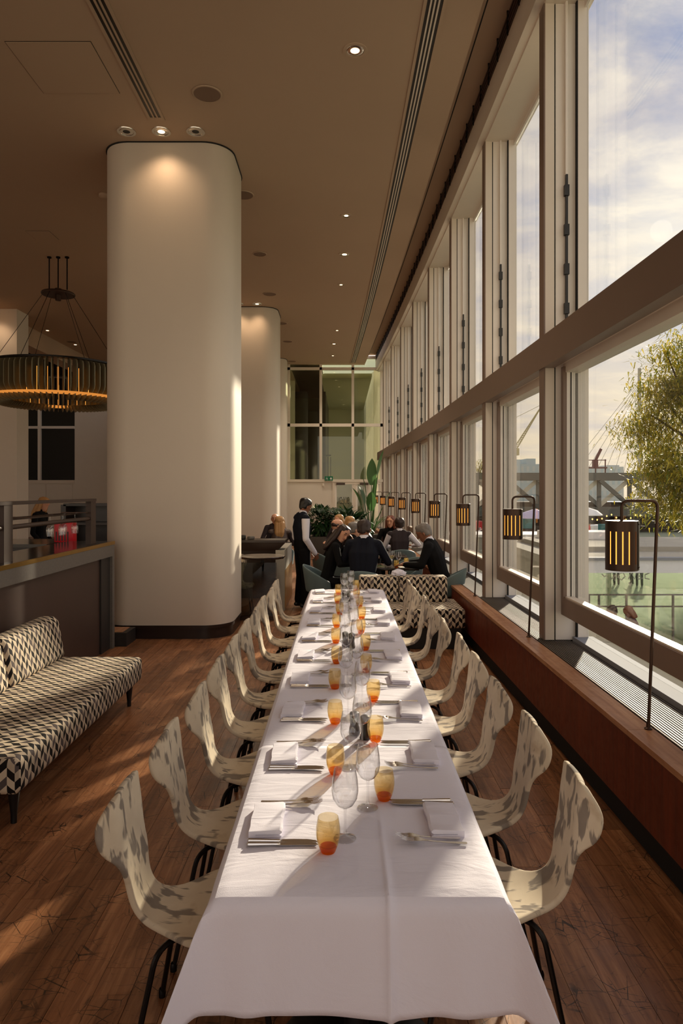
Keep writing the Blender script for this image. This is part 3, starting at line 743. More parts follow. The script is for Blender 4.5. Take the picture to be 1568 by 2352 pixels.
def cloth(y0, y1, front, back, z, drop, seed, nm, label):
    rnd = random.Random(seed); W = TX1-TX0; Lg = y1-y0; r = .016
    du = [-drop+drop*k/9 for k in range(9)]+sorted(set([W*k/22 for k in range(23)]+([.473+q for q in (-.022, -.012, -.006, 0, .006, .012, .022)] if front else [])))+[W+drop*(k+1)/9 for k in range(9)]
    nv = max(8, int(Lg/.06))
    dv = ([-drop+drop*k/9 for k in range(9)] if front else [])+[Lg*k/nv for k in range(nv+1)]+([Lg+drop*(k+1)/9 for k in range(9)] if back else [])
    ph = [rnd.uniform(0, 6) for _ in range(6)]
    def dropz(a):
        if a < r*pi/2: return r*sin(a/r), r*(1-cos(a/r))
        return r, r+(a-r*pi/2)
    def pt(u, v):
        sx_ = -1 if u < 0 else (1 if u > W else 0); a = max(-u, u-W, 0)
        sy_ = -1 if v < 0 else (1 if v > Lg else 0); b = max(-v, v-Lg, 0)
        x = min(max(u, 0), W); y = min(max(v, 0), Lg); X, Y = TX0+x, y0+y
        if not a and not b:
            zz = .0012*sin(9*X+3*Y+ph[0])+.0012*sin(5*Y-14*X+ph[1])
            edge = min(x, W-x, y if front else 9, (Lg-y) if back else 9)
            zz *= min(1, edge/.05)
            if front: zz += .007*exp(-((X-.125)/.009)**2)*max(0, 1-y/.6)   # ironed crease down the middle
            return (X, Y, z+zz)
        m = max(a, b); n = min(a, b); dd = sqrt(a*a+b*b) if n else m
        o, dz = dropz(m if not n else dd*.97)
        fl = n*.42
        wave = (.014*sin(X*9+ph[2])+.006*sin(X*21+ph[3])) if b >= a else (.008*sin(Y*13+ph[4])+.006*sin(Y*31+ph[5]))
        wave = (wave+.012)*(m/drop)**1.2
        ox = oy = 0
        if a: ox = sx_*(o+.03*(a/drop)+fl+(wave if a >= b else 0))
        if b: oy = sy_*(o+.02*(b/drop)+fl+(wave if b > a else 0))
        if n: 
            if a >= b: oy += sy_*.0
        if front and b and not a: oy += -.012*exp(-((X-.125)/.012)**2)*min(1, b/.03)-.02*(b/drop)*(exp(-((X-TX0-.09)/.035)**2)+exp(-((X-TX1+.12)/.05)**2))
        if a and not b: dz *= .99+.02*sin(Y*7+ph[0])
        if b and not a: dz *= .97+.05*abs((X-TXC)/(W/2))**2
        return (X+ox, Y+oy, z-dz)
    mb = MB()
    vs = [pt(u, v) for v in dv for u in du]; nu = len(du); fs = []
    for j in range(len(dv)-1):
        for i in range(nu-1): fs.append((j*nu+i, j*nu+i+1, (j+1)*nu+i+1, (j+1)*nu+i))
    mb.add(vs, fs)
    me = evald(mb, [('SUBSURF', dict(levels=1, render_levels=1)), ('SOLIDIFY', dict(thickness=.0015, offset=-1))], nm)
    o = obj(nm, me, LINEN); return tag(o, label, 'tablecloth')
cloth(2.90, TY1, False, True, TZ, .29, 4, 'tablecloth', 'long white linen tablecloth reaching to the banquette end')
cloth(TY0, 2.93, True, False, TZ+.004, .30, 9, 'tablecloth', 'white linen tablecloth hanging over the free table end')

# ---- shell chairs
def chair_shell():
    prof = [(.245, .418, .10), (.243, .432, .16), (.225, .446, .195), (.16, .452, .222), (.08, .448, .234), (.0, .443, .228), (-.06, .441, .196), (-.11, .442, .150), (-.16, .447, .118), (-.20, .460, .104),
            (-.228, .482, .097), (-.246, .515, .094), (-.256, .555, .095), (-.260, .60, .104), (-.265, .645, .126), (-.270, .682, .160), (-.274, .712, .198), (-.277, .745, .224), (-.281, .78, .234),
            (-.285, .812, .232), (-.288, .836, .208), (-.290, .853, .178), (-.291, .867, .145), (-.292, .875, .10)]
    ln = [0]
    for a, b in zip(prof, prof[1:]): ln.append(ln[-1]+sqrt((a[0]-b[0])**2+(a[1]-b[1])**2))
    n = len(prof)-1; nu = 18
    def fn(u, v):
        i = round(v*n); x, z, hw = prof[i]; s = 2*u-1; y = s*hw
        back = min(1, max(0, (z-.50)/.2)) if i > 9 else 0
        ear = max(0, abs(y)-.106)
        x -= back*(ear*.50) ; y -= back*(1 if y > 0 else -1)*ear*.55
        z -= back*ear*.18
        if not back: z += .05*(abs(y)/.22)**2*(.5 if i > 3 else -.1) - .0
        x -= back*.02*(1-(min(1, abs(y)/.13))**2)*.8
        return (x, y, z)
    def uvf(u, v):
        i = round(v*n); return ((2*u-1)*prof[i][2], ln[i])
    mb = MB().grid(fn, nu, n, uvf)
    return evald(mb, [('SOLIDIFY', dict(thickness=.022, offset=0)), ('SUBSURF', dict(levels=1, render_levels=1))], 'shell')
SHELL = chair_shell()
def chair_leg(sx, sy):
    top = (0.02*sx, .035*sy, .424); k = (.155*sx, .15*sy, .424); ft = (.235*sx, .215*sy, .012)
    mb = MB().tube(bendpts([top, k, ft], .06, 6), .0095, 8)
    mb.lathe([(0, 0), (.013, 0), (.0135, .02), (.010, .03)], 10, (.236*sx, .216*sy, 0))
    return asmesh(mb, 'leg')
CHAIR = [('shell', SHELL, IKAT)]+[('leg', chair_leg(a, b), BLACKM) for a in (-1, 1) for b in (-1, 1)]
CHAIR.append(('mounting_plate', asmesh(MB().box(-.07, .07, -.07, .07, .418, .436), 'plate', False), BLACKM))
PITCH = .567
for i in range(10):
    j = 9-i
    spawn(CHAIR, 'dining_chair', '%s grey-marked cream shell chair from the banquette, on the bar side' % ORD[j], 'chair', (-.418+random.uniform(-.012, .012), 2.28+i*PITCH, 0), random.uniform(-.05, .05), 'shell chairs along the long table')
    spawn(CHAIR, 'dining_chair', '%s grey-marked cream shell chair from the banquette, on the window side' % ORD[j], 'chair', (.497+random.uniform(-.012, .012)-.0012*i*i, 2.38+i*PITCH*.985, 0), pi+random.uniform(-.07, .05), 'shell chairs along the long table')

# ---- place settings
def fork_mesh():
    mb = MB()
    hw = [(0, .0042), (.004, .0062), (.03, .0058), (.06, .0042), (.10, .0030), (.125, .0030), (.137, .0075), (.148, .0118), (.157, .0122), (.163, .0122)]
    def zc(x): return .006+.010*max(0, min(1, (x-.0)/.12))**2*.5+ (.008*sin((x-.12)/.08*pi) if x > .12 else 0)*.6
    th = .0011
    vs = []; fs = []
    for x, w_ in hw:
        z = zc(x)
        vs += [(x, -w_, z), (x, w_, z), (x, w_*.8, z-th*2), (x, -w_*.8, z-th*2)]
    n = len(hw)
    for i in range(n-1):
        for k in range(4): fs.append((i*4+k, i*4+(k+1) % 4, (i+1)*4+(k+1) % 4, (i+1)*4+k))
    fs += [(0, 3, 2, 1), ((n-1)*4, (n-1)*4+1, (n-1)*4+2, (n-1)*4+3)]
    mb.add(vs, fs); return asmesh(mb, 'handle')
def tine_mesh():
    mb = MB()
    for k in range(4):
        y = -.0105+k*.007; L = [(.161, 0), (.175, -.0012), (.19, .001), (.203, .006)]
        mb.tube([(x, y*(1-.02*i), .0145+z) for i, (x, z) in enumerate(L)], [.0017, .0015, .0013, .0007], 5)
    return asmesh(mb, 'tines')
def knife_mesh():
    b = MB(); b.prism([(.098, -.0075), (.10, .0085), (.14, .0105), (.185, .0105), (.212, .004), (.220, -.0065), (.21, -.0085)], .0045, .0062)
    h = MB(); h.tube([(0, 0, .006), (.004, 0, .006), (.03, 0, .006), (.08, 0, .0058), (.098, 0, .0055), (.102, 0, .0055)], [.003, .0068, .0064, .0048, .0056, .004], 8)
    return asmesh(h, 'handle'), asmesh(b, 'blade')
FH, FT = fork_mesh(), tine_mesh(); KH, KB = knife_mesh()
FORK = [('handle', FH, STEEL), ('tines', FT, STEEL)]; KNIFE = [('handle', KH, STEEL), ('blade', KB, STEEL)]
def napkin_mesh():
    # three-fold linen pad: a folded strip extruded, softened
    mb = MB()
    prof = [(-.052, .0), (-.052, .021), (.045, .023), (.053, .018), (.053, .013), (.045, .0095), (-.03, .009), (-.03, .0075), (.046, .0075), (.052, .004), (.050, 0)]
    me = None
    mb2 = MB(); L = .098
    n = len(prof); K_ = 6
    vs = []
    for j in range(K_+1):
        y = -L+2*L*j/K_
        for (x, z) in prof: vs.append((x+.002*sin(j*1.7), y, z+(.0015*sin(j*2.1+x*30) if z > .012 else 0)))
    fs = [(j*n+k, j*n+(k+1) % n, (j+1)*n+(k+1) % n, (j+1)*n+k) for j in range(K_) for k in range(n)]
    fs += [tuple(reversed(range(n))), tuple(range(K_*n, K_*n+n))]
    mb2.add(vs, fs)
    return evald(mb2, [('BEVEL', dict(width=.002, segments=1, limit_method='ANGLE', angle_limit=.6)), ], 'napkin')
NAP = napkin_mesh()
TUMB = MB().lathe([(0, .014), (.014, .0145), (.025, .021), (.0325, .038), (.0358, .058), (.0352, .076), (.0325, .094), (.0303, .106), (.0311, .1065), (.0335, .094), (.0364, .076), (.0371, .058), (.0340, .037), (.0285, .019), (.0235, .007)], 30)
TBASE = MB().lathe([(.0205, .001), (.0232, .006), (.0268, .015), (.0245, .0195), (.014, .0138), (0, .0132)], 24).lathe([(0, .0008), (.0205, .001)], 24)
TUMBm, TBASEm = asmesh(TUMB, 'bowl'), asmesh(TBASE, 'thick_base')
AMBASE, tt = newmat('deep orange glass foot')
out(tt, tt.n('ShaderNodeMixShader', {0: .25, 1: tt.n('ShaderNodeBsdfTransparent', {'Color': (.97, .5, .08, 1)}).outputs[0], 2: P(tt, col=(.75, .22, .01, 1), rough=.08)}).outputs[0])
TUMBLER = [('bowl', TUMBm, AMBER), ('thick_base', TBASEm, AMBASE)]
WG_BOWL = asmesh(MB().lathe([(.004, .0955), (.010, .097), (.026, .108), (.0375, .127), (.0415, .150), (.0395, .182), (.0335, .218), (.0340, .2185), (.0402, .182), (.0422, .15), (.0382, .1265), (.0265, .1068), (.010, .0955)], 32), 'bowl')
WG_STEM = asmesh(MB().lathe([(.0075, .0965), (.0045, .088), (.0036, .06), (.0038, .03), (.0065, .012), (.012, .007)], 12), 'stem')
WG_FOOT = asmesh(MB().lathe([(.012, .007), (.030, .003), (.0355, .0012), (.0355, 0), (0, 0)], 32), 'foot')
WINEG = [('bowl', WG_BOWL, WGLASS), ('stem', WG_STEM, WGLASS), ('foot', WG_FOOT, WGLASS)]
TT_ = TZ+.0015
rs = random.Random(21)
def place(side, i):
    """side -1: bar side (diner faces +x), +1: window side"""
    y = 2.25+i*PITCH; j = ORD[9-i]; sd_ = 'bar side' if side < 0 else 'window side'; z = TZ+(.0055 if y < 2.9 else .0018)
    rz = 0 if side < 0 else pi
    ex = TX0 if side < 0 else TX1
    def W(lx, ly): return (ex-side*lx, y-side*ly, z)      # lx: inward from table edge, ly: to the diner's left
    jt = lambda s=.006: rs.uniform(-s, s)
    g = 'place settings on the long table'
    o = obj('napkin', NAP, LINEN, loc=W(.105+jt(), -.005+jt()), rot=(0, 0, rz+jt(.08)))
    tag(o, 'folded white napkin, %s place from the banquette, %s' % (j, sd_), 'napkin', 'folded napkins')
    spawn(FORK, 'fork', 'fork nearer the napkin, %s place from the banquette, %s' % (j, sd_), 'fork', W(.075+jt(), .113+jt(.003)), rz+jt(.05), 'forks')
    spawn(FORK, 'fork', 'outer fork, %s place from the banquette, %s' % (j, sd_), 'fork', W(.058+jt(), .140+jt(.003)), rz+jt(.05)-.03, 'forks')
    spawn(KNIFE, 'knife', 'knife nearer the napkin, %s place from the banquette, %s' % (j, sd_), 'knife', W(.055+jt(), -.125+jt(.003)), rz+jt(.04), 'knives')
    spawn(KNIFE, 'knife', 'outer knife, %s place from the banquette, %s' % (j, sd_), 'knife', W(.052+jt(), -.148+jt(.003)), rz+jt(.04), 'knives')
    if side < 0: tp, wp_ = (-.038+jt(.012), y-.178+jt(.012)), (.016+jt(.010), y-.115+jt(.012))
    else: tp, wp_ = (.150+jt(.012), y+.165+jt(.012)), (.106+jt(.010), y+.14+jt(.012))
    if side > 0 and (wp_[0]-tp[0])**2+(wp_[1]-tp[1])**2 < .0064: wp_ = (tp[0]-.06, tp[1]-.06)
    if side < 0 and (wp_[0]-tp[0])**2+(wp_[1]-tp[1])**2 < .0064: wp_ = (tp[0]+.06, tp[1]+.06)
    spawn(TUMBLER, 'amber_tumbler', 'amber glass tumbler, %s place from the banquette, %s' % (j, sd_), 'tumbler', (tp[0], tp[1], z), 0, 'amber tumblers')
    spawn(WINEG, 'wine_glass', 'empty stemmed wine glass, %s place from the banquette, %s' % (j, sd_), 'wine glass', (wp_[0], wp_[1], z), 0, 'wine glasses on the long table')
for i in range(10): place(-1, i); place(1, i)
GR = [('body', asmesh(MB().lathe([(0, 0), (.024, 0), (.0255, .01), (.023, .03), (.019, .045), (.0215, .06), (.021, .072)], 20), 'body'), BLACK), ('cap', asmesh(MB().lathe([(.021, .073), (.0225, .085), (.0205, .099), (.01, .104), (0, .104)], 20), 'cap'), BLACK)]
for k, (x, y) in enumerate(((.098, 3.02), (.052, 3.07), (.062, 4.76), (.018, 4.80), (.055, 6.75), (.012, 6.80))):
    spawn(GR, 'pepper_mill', ['black pepper mill among the glasses towards the free table end', 'black pepper mill among the glasses at mid table', 'black pepper mill among the glasses towards the banquette'][k//2], 'pepper mill', (x, y, TZ+.0018), 0, 'black pepper and salt mills')

# ================================================================ SOFAS
def soft(x0, x1, y0, y1, z0, z1, r, name, scale=1, seam=True):
    """upholstered block with box-mapped uv"""
    mb = MB().bbox(x0, x1, y0, y1, z0, z1, r, 5)
    me = mb.mesh(name, True); l = me.uv_layers.new(name='UVMap')
    for p in me.polygons:
        n = p.normal; ax = max(range(3), key=lambda k: abs(n[k]))
        for li, vi in zip(p.loop_indices, p.vertices):
            c = me.vertices[vi].co
            # carry the stripes over the front edge: v runs across the depth, then down
            if UVAX == 'y':
                u = c.y; v = c.z-c.x if ax != 1 else c.z
                if ax == 1: u = c.x
            else:
                u = c.x; v = c.z+c.y if ax != 0 else c.z
                if ax == 0: u = c.y
            l.data[li].uv = (u*scale, v*scale)
    return me
UVAX = 'y'
sf = thing('sofa', 'long chevron-patterned sofa on tapered legs along the bar front', 'sofa', (-2.1, 4.85, 0))
obj('seat_cushion', soft(-.47, .345, -1.15, 1.15, .185, .395, .045, 'seat'), CHEV, sf)
def leanblock(x0, x1, y0, y1, z0, z1, r, tilt, nm):
    me = soft(x0, x1, y0, y1, z0, z1, r, nm)
    for v in me.vertices: v.co.x += tilt*(v.co.z-z0)
    return me
obj('back_cushion', leanblock(-.50, -.315, .155, 1.14, .385, .755, .06, -.18, 'back'), CHEV, sf)
obj('back_cushion', leanblock(-.50, -.315, -1.14, .145, .385, .755, .06, -.18, 'back'), CHEV, sf)
lg = asmesh(MB().tube([(0, 0, .186), (0, 0, .12), (0, 0, .045), (0, 0, 0)], [.034, .026, .017, .015], 10).lathe([(.0165, .0), (.0175, .045)], 10), 'leg')
for (a, b) in ((.27, -1.05), (.27, 1.0), (-.4, -1.05), (-.4, 1.0)): obj('leg', lg, BLACK, sf, (a, b, 0))
UVAX = 'x'
bq = thing('banquette', 'chevron-patterned banquette seat across the end of the long table', 'sofa', (.82, 8.3, 0))
obj('seat_cushion', soft(-.62, .60, -.42, .38, .25, .475, .035, 'seat'), CHEV, bq)
obj('back_cushion', soft(-.62, -.135, .10, .36, .47, .785, .03, 'back'), CHEV, bq)
obj('back_cushion', soft(-.128, .47, .10, .36, .47, .785, .03, 'back'), CHEV, bq)
obj('plinth', MB().box(-.58, .56, -.34, .34, .0, .25), BLACK, bq, smooth=False)
cn = MB(); 
bm = bmesh.new(); bmesh.ops.create_icosphere(bm, subdivisions=3, radius=1)
rc = random.Random(5)
from mathutils import noise as mn
for v in bm.verts:
    q = mn.noise(v.co*2.3)+.5*mn.noise(v.co*5.1); v.co *= 1+.38*q; v.co = Vector((v.co.x*.085, v.co.y*.05, max(-.028, v.co.z*.05)))
cn.bm(bm)
o = obj('crumpled_napkin', cn, LINEN, loc=(.70, 8.52, .813)); tag(o, 'crumpled white napkin dropped on the banquette back', 'napkin')

# ================================================================ SILL LAMPS
def lamp_kind():
    # local: pole foot at origin; arm reaches to -x; shade hangs on the arm
    pole = MB().tube(bendpts([(0, 0, 0), (.05, 0, 1.205), (-.14, 0, 1.205), (-.14, 0, 1.10)], .04, 6), .0085, 10)
    foot = MB().lathe([(.02, 0), (.02, .006), (.011, .012), (.0105, .03)], 14)
    r, z0, z1 = .082, .84, 1.10; cxs = -.14
    sh = MB(); n = 48; sl0, sl1 = z0+.035, z1-.055
    slits = {int((a/360)*n) % n for a in (205, 228, 252, 276, 300)}
    for k in range(n):
        a, b = 2*pi*k/n, 2*pi*(k+1)/n
        segs = [(z0, sl0), (sl1, z1)] if k in slits else [(z0, z1)]
        if k in slits: # narrow slit: keep thirds of the segment at either side
            m1, m2 = a+(b-a)*.22, a+(b-a)*.78
            for (p, q) in ((a, m1), (m2, b)):
                sh.add([(cxs+r*cos(p), r*sin(p), z0), (cxs+r*cos(q), r*sin(q), z0), (cxs+r*cos(q), r*sin(q), z1), (cxs+r*cos(p), r*sin(p), z1)], [(0, 1, 2, 3)])
            a, b = m1, m2
        for (u, v) in segs:
            sh.add([(cxs+r*cos(a), r*sin(a), u), (cxs+r*cos(b), r*sin(b), u), (cxs+r*cos(b), r*sin(b), v), (cxs+r*cos(a), r*sin(a), v)], [(0, 1, 2, 3)])
    cap = MB().lathe([(0, 0), (r*.99, 0), (r*1.005, -.003), (r*1.005, -.008)], 40, (cxs, 0, z1))
    seam = MB().lathe([(r+.001, z0+.002), (r+.0035, z0+.004), (r+.0035, z1-.004), (r+.001, z1-.002)], 4, (cxs, 0, 0), a0=radians(318), a1=radians(344))
    riv = MB()
    for (an, zz) in ((321, z0+.018), (321, z1-.018), (338, z0+.018), (338, z1-.018)):
        a = radians(an); riv.lathe([(.004, 0), (.003, .002), (0, .003)], 8, (0, 0, 0), Matrix.Translation((cxs+(r+.003)*cos(a), (r+.003)*sin(a), zz)) @ Matrix.Rotation(a, 4, 'Z') @ Matrix.Rotation(pi/2, 4, 'Y'))
    dif = MB().lathe([(r*.8, z0+.015), (r*.8, z1-.02)], 32, (cxs, 0, 0))
    return [('pole', asmesh(pole), BRONZE), ('foot', asmesh(foot), BRONZE),
            ('shade', asmesh(sh, 'shade', 2), BRONZE, [('seam_plate', asmesh(seam), BRONZE), ('rivets', asmesh(riv), BRONZE), ('cap', asmesh(cap), BRONZE)]), ('diffuser', asmesh(dif), AMBL)]
LAMP = lamp_kind()
for k in range(9):
    y = 3.60+k*2.26; rz = -atan2(cx(y+.1)-cx(y), .1)
    spawn(LAMP, 'sill_lamp', '%s bronze slotted lamp on a hooked pole, counted towards the end wall' % ORD[k], 'lamp', (1.615+cx(y), y, SZ), rz*0+0.0, 'hooked bronze lamps on the window bench')
# ================================================================ PEOPLE
def rcone(mb, a, ra, b, rb, n=10):
    """closed tapered capsule"""
    a, b = Vector(a), Vector(b); ax = b-a
    if ax.length < 1e-5: ax = Vector((0, 0, 1e-4)); b = a+ax
    d_ = ax.normalized(); side = d_.orthogonal().normalized(); up = side.cross(d_)
    rings = [(a-d_*ra*.98, ra*.2), (a-d_*ra*.7, ra*.72), (a, ra), (a*.5+b*.5, (ra+rb)/2), (b, rb), (b+d_*rb*.7, rb*.72), (b+d_*rb*.98, rb*.2)]
    vs = [c+(side*cos(2*pi*k/n)+up*sin(2*pi*k/n))*r for c, r in rings for k in range(n)]
    fs = [(i*n+k, i*n+(k+1) % n, (i+1)*n+(k+1) % n, (i+1)*n+k) for i in range(len(rings)-1) for k in range(n)]
    fs += [tuple(reversed(range(n))), tuple(range((len(rings)-1)*n, len(rings)*n))]
    mb.add(vs, fs)
def blend_cones(cones, mats, name, vox=.009, smooth=4):
    """one continuous skin over tapered capsules; each face takes the material of the capsule it covers"""
    mb = MB()
    for c in cones: rcone(mb, c[0], c[1], c[2], c[3])
    me = evald(mb, [('REMESH', dict(mode='VOXEL', voxel_size=vox)), ('SMOOTH', dict(factor=.5, iterations=smooth))], name)
    for m in mats: me.materials.append(m)
    n = len(me.polygons); c = np.empty(n*3); me.polygons.foreach_get('center', c); c = c.reshape(n, 3)
    best = np.full(n, 1e9); idx = np.zeros(n, int)
    for k in cones:
        a, b = np.array(k[0], float), np.array(k[2], float); ab = b-a; L = max(ab @ ab, 1e-9)
        tt_ = np.clip(((c-a) @ ab)/L, 0, 1); q = a+tt_[:, None]*ab
        dd = np.linalg.norm(c-q, axis=1)-(k[1]+(k[3]-k[1])*tt_)-(k[5] if len(k) > 5 else 0)
        u = dd < best; best[u] = dd[u]; idx[u] = k[4]
    me.polygons.foreach_set('material_index', idx.astype(np.int32)); me.polygons.foreach_set('use_smooth', [True]*n); me.update()
    return me
def hand(cones, wrist, d_, pn, sz=1.0, curl=.5, side=1, mi=0):
    """palm and five bent fingers; d_: pointing direction, pn: palm normal"""
    d_ = Vector(d_).normalized(); pn = Vector(pn); pn = (pn-d_*pn.dot(d_)).normalized(); ac = d_.cross(pn)*side
    w_ = Vector(wrist); s = sz
    for k in (-1, 0, 1): cones.append((w_+ac*k*.012*s, .016*s, w_+d_*.075*s+ac*k*.024*s, .014*s, mi))
    for k, (o, L) in enumerate(((.032, .062), (.011, .074), (-.011, .068), (-.031, .052))):
        p0 = w_+d_*.085*s+ac*o*s; p1 = p0+(d_+pn*curl*.4).normalized()*L*.45*s; p2 = p1+(d_*(1-curl*.5)+pn*curl).normalized()*L*.33*s; p3 = p2+(d_*(1-curl)+pn*curl*1.3).normalized()*L*.25*s
        cones += [(p0, .0095*s, p1, .0088*s, mi), (p1, .0088*s, p2, .008*s, mi), (p2, .008*s, p3, .007*s, mi)]
    t0 = w_+d_*.028*s+ac*.03*s; t1 = t0+(d_*.7+ac*.8+pn*.25).normalized()*.034*s; t2 = t1+(d_*.95+ac*.25+pn*.35).normalized()*.032*s
    cones += [(t0, .013*s, t1, .0105*s, mi), (t1, .0105*s, t2, .008*s, mi)]
HAIRS = {}
def person(label, loc, rz, J, cl, hair, hm, skin=SKIN, vox=.009, group=None, female=False, face=True, extra=None, collar=None, name='person', sc=1.0, wide=1.0):
    """J: joints in local metres (facing +y). cl: materials for torso, sleeve, leg, shoe"""
    th = thing(name, label, 'person', loc, rz, group)
    th.scale = (sc, sc, sc)
    mats = [skin, cl[0], cl[1], cl[2], cl[3], collar or cl[0]]
    V = lambda k: Vector(J[k])
    pel, ch, nk, hd = V('pelvis'), V('chest'), V('neck'), V('head')
    fw = Vector(J.get('look', (0, 1, 0))).normalized(); up = (hd-nk).normalized(); up = (up-fw*up.dot(fw)*.8).normalized(); rt = fw.cross(up).normalized()
    C = []
    k_ = (.9 if female else 1.0)*wide
    sl, sr = V('shl'), V('shr'); sv = (sr-sl).normalized()
    wst = pel*.55+ch*.45
    for s in (-1, 0, 1):
        C.append((pel+sv*s*.065, .105*k_, wst+sv*s*.055*k_, .098*k_, 3 if s else 3))
        C.append((wst+sv*s*.055*k_, .10*k_, ch+sv*s*.07*k_, .112*k_, 1))
        C.append((ch+sv*s*.07*k_, .112*k_, (sl+sr)/2*.75+nk*.25+sv*s*.065, .082*k_, 1))
    C.append((sl, .062*k_, sr, .062*k_, 1))
    C.append((nk-up*.02, .058*k_, nk+up*.03, .055*k_, 5, .004))
    C.append((nk, .052*k_, hd-up*.05-fw*.01, .05*k_, 0))
    # head
    C += [(hd+up*.03-fw*.03, .082, hd+up*.035+fw*.018, .08, 0), (hd-up*.01+fw*.025, .068, hd-up*.082+fw*.052, .040, 0),
          (hd-up*.03-fw*.03, .07, hd-up*.05+fw*.01, .065, 0)]
    if face: C += [(hd+fw*.088+up*.012, .011, hd+fw*.112-up*.030, .014, 0), (hd+fw*.078-up*.062, .017, hd+fw*.082-up*.068, .017, 0), (hd+fw*.083+up*.034+rt*.03, .015, hd+fw*.083+up*.034-rt*.03, .015, 0)]
    for s in (-1, 1): C.append((hd+rt*s*.082-up*.008-fw*.008, .014, hd+rt*s*.084-up*.035-fw*.004, .011, 0))
    # arms
    for s, S, E, W_, hn in ((-1, 'shl', 'ell', 'wrl', 'hl'), (1, 'shr', 'elr', 'wrr', 'hr')):
        a, e, w_ = V(S), V(E), V(W_)
        C.append((a, .062*k_, e, .047*k_, 2)); C.append((e, .048*k_, w_, .036*k_, 2))
        h = J.get(hn, ((0, 1, -.2), (0, 0, -1), .5)); hand(C, w_+Vector(h[0]).normalized()*.012, h[0], h[1], .98*k_, h[2], s)
    # legs
    for H, Kn, A, Tn in (('hipl', 'knl', 'anl', 'tol'), ('hipr', 'knr', 'anr', 'tor')):
        if H not in J: continue
        h, kn, an, to = V(H), V(Kn), V(A), V(Tn)
        C += [(h, .092*k_, kn, .066*k_, 3), (kn, .066*k_, an+Vector((0, 0, .03)), .055*k_, 3), (an-Vector((0, 0, .03)), .042, to, .034, 4), (an-Vector((0, 0, .045))-(to-an)*.25, .036, to, .03, 4)]
    if extra: C += extra
    bm_ = blend_cones(C, mats, 'body', vox)
    obj('body', bm_, None, th)
    # hair
    HC = []
    def hp(f, u, r): return hd+fw*f+up*u+rt*r
    if hair != 'bald':
        HC = [(hp(-.035, .05, -.018), .077, hp(.012, .058, -.018), .068, 0), (hp(-.035, .05, .018), .077, hp(.012, .058, .018), .068, 0), (hp(-.045, .03, 0), .076, hp(-.046, -.03, 0), .060, 0)]
        for s in (-1, 1): HC.append((hp(-.02, .04, s*.03), .07, hp(-.035, -.02, s*.045), .045, 0))
        if hair == 'long':
            for s in (-1, 0, 1): HC += [(hp(-.06, -.02, s*.045), .055, hp(-.085, -.20, s*.05), .05, 0), (hp(-.085, -.20, s*.05), .05, hp(-.09, -.31, s*.045), .03, 0)]
            for s in (-1, 1): HC += [(hp(.0, .03, s*.075), .03, hp(.012, -.12, s*.085), .032, 0), (hp(.012, -.12, s*.085), .032, hp(-.01, -.27, s*.095), .022, 0)]
        if hair == 'bob':
            for s in (-1, 0, 1): HC.append((hp(-.05, -.02, s*.05), .055, hp(-.05, -.13, s*.05), .045, 0))
            for s in (-1, 1): HC.append((hp(-.0, .03, s*.075), .03, hp(.0, -.12, s*.08), .032, 0))
        if hair == 'bigtop': HC.append((hp(.03, .085, -.03), .045, hp(.03, .085, .03), .045, 0))
    else:
        HC = [(hp(-.07, .01, -.03), .045, hp(-.07, .01, .03), .045, 0)]
        for s in (-1, 1): HC.append((hp(-.03, .0, s*.06), .03, hp(-.005, .01, s*.07), .022, 0))
    obj('hair', blend_cones(HC, [hm], 'hair', max(vox, .008), 3), None, th)
    if face:
        for s in (-1, 1):
            obj('eye', MB().lathe([(0, -.0065), (.0095, 0), (0, .0065)], 10, (0, 0, 0)), HAIRB, th, hp(.088, .012, s*.031))
            obj('eyebrow', MB().tube([hp(.094, .035, s*.016), hp(.096, .039, s*.032), hp(.088, .034, s*.047)], .0045, 5), hm if hair != 'bald' else HAIRD, th)
        obj('mouth', MB().tube([hp(.082, -.055, -.022), hp(.094, -.056, 0), hp(.082, -.055, .022)], [.003, .0065, .003], 6), LIPS, th)
    return th, hp
def seated(lean=.12, hd=(0, .0, 0), look=(0, 1, -.15), L=None, R=None, drop=0, sq=0):
    """sitting pose; L / R: (elbow, wrist, hand spec)"""
    z = -drop
    J = dict(pelvis=(0, 0, .55), chest=(0, lean*.7, .90+z), neck=(0, lean*1.05, 1.09+z), head=(hd[0], lean*1.25+.02+hd[1], 1.225+z+hd[2]),
             shl=(-.175, lean, 1.035+z), shr=(.175, lean, 1.035+z), look=look,
             hipl=(-.09, .02, .53), hipr=(.09, .02, .53), knl=(-.12, .42, .53), knr=(.12, .42, .53), anl=(-.12, .40, .085), anr=(.12, .40, .085), tol=(-.13, .55, .04), tor=(.13, .55, .04))
    L = L or ((-.27, lean+.07, .80+z), (-.16, lean+.30, .79), ((.3, .9, -.1), (0, 0, -1), .45)); R = R or ((.27, lean+.07, .80+z), (.16, lean+.30, .79), ((-.3, .9, -.1), (0, 0, -1), .45))
    J['ell'], J['wrl'], J['hl'] = L; J['elr'], J['wrr'], J['hr'] = R
    return J
def standing(look=(0, 1, -.35)):
    return dict(pelvis=(0, 0, .95), chest=(0, -.005, 1.27), neck=(0, .005, 1.475), head=(0, .055, 1.605), shl=(-.185, -.01, 1.41), shr=(.185, -.01, 1.41), look=look,
                ell=(-.24, -.03, 1.10), wrl=(-.17, .15, .87), hl=((.35, .4, -.7), (.6, -.2, .1), .6), elr=(.24, -.03, 1.10), wrr=(.17, .15, .87), hr=((-.35, .4, -.7), (-.6, -.2, .1), .6),
                hipl=(-.09, 0, .92), hipr=(.09, 0, .92), knl=(-.095, .01, .50), knr=(.095, .03, .50), anl=(-.10, -.03, .085), anr=(.10, .0, .085), tol=(-.12, .12, .04), tor=(.12, .16, .04))
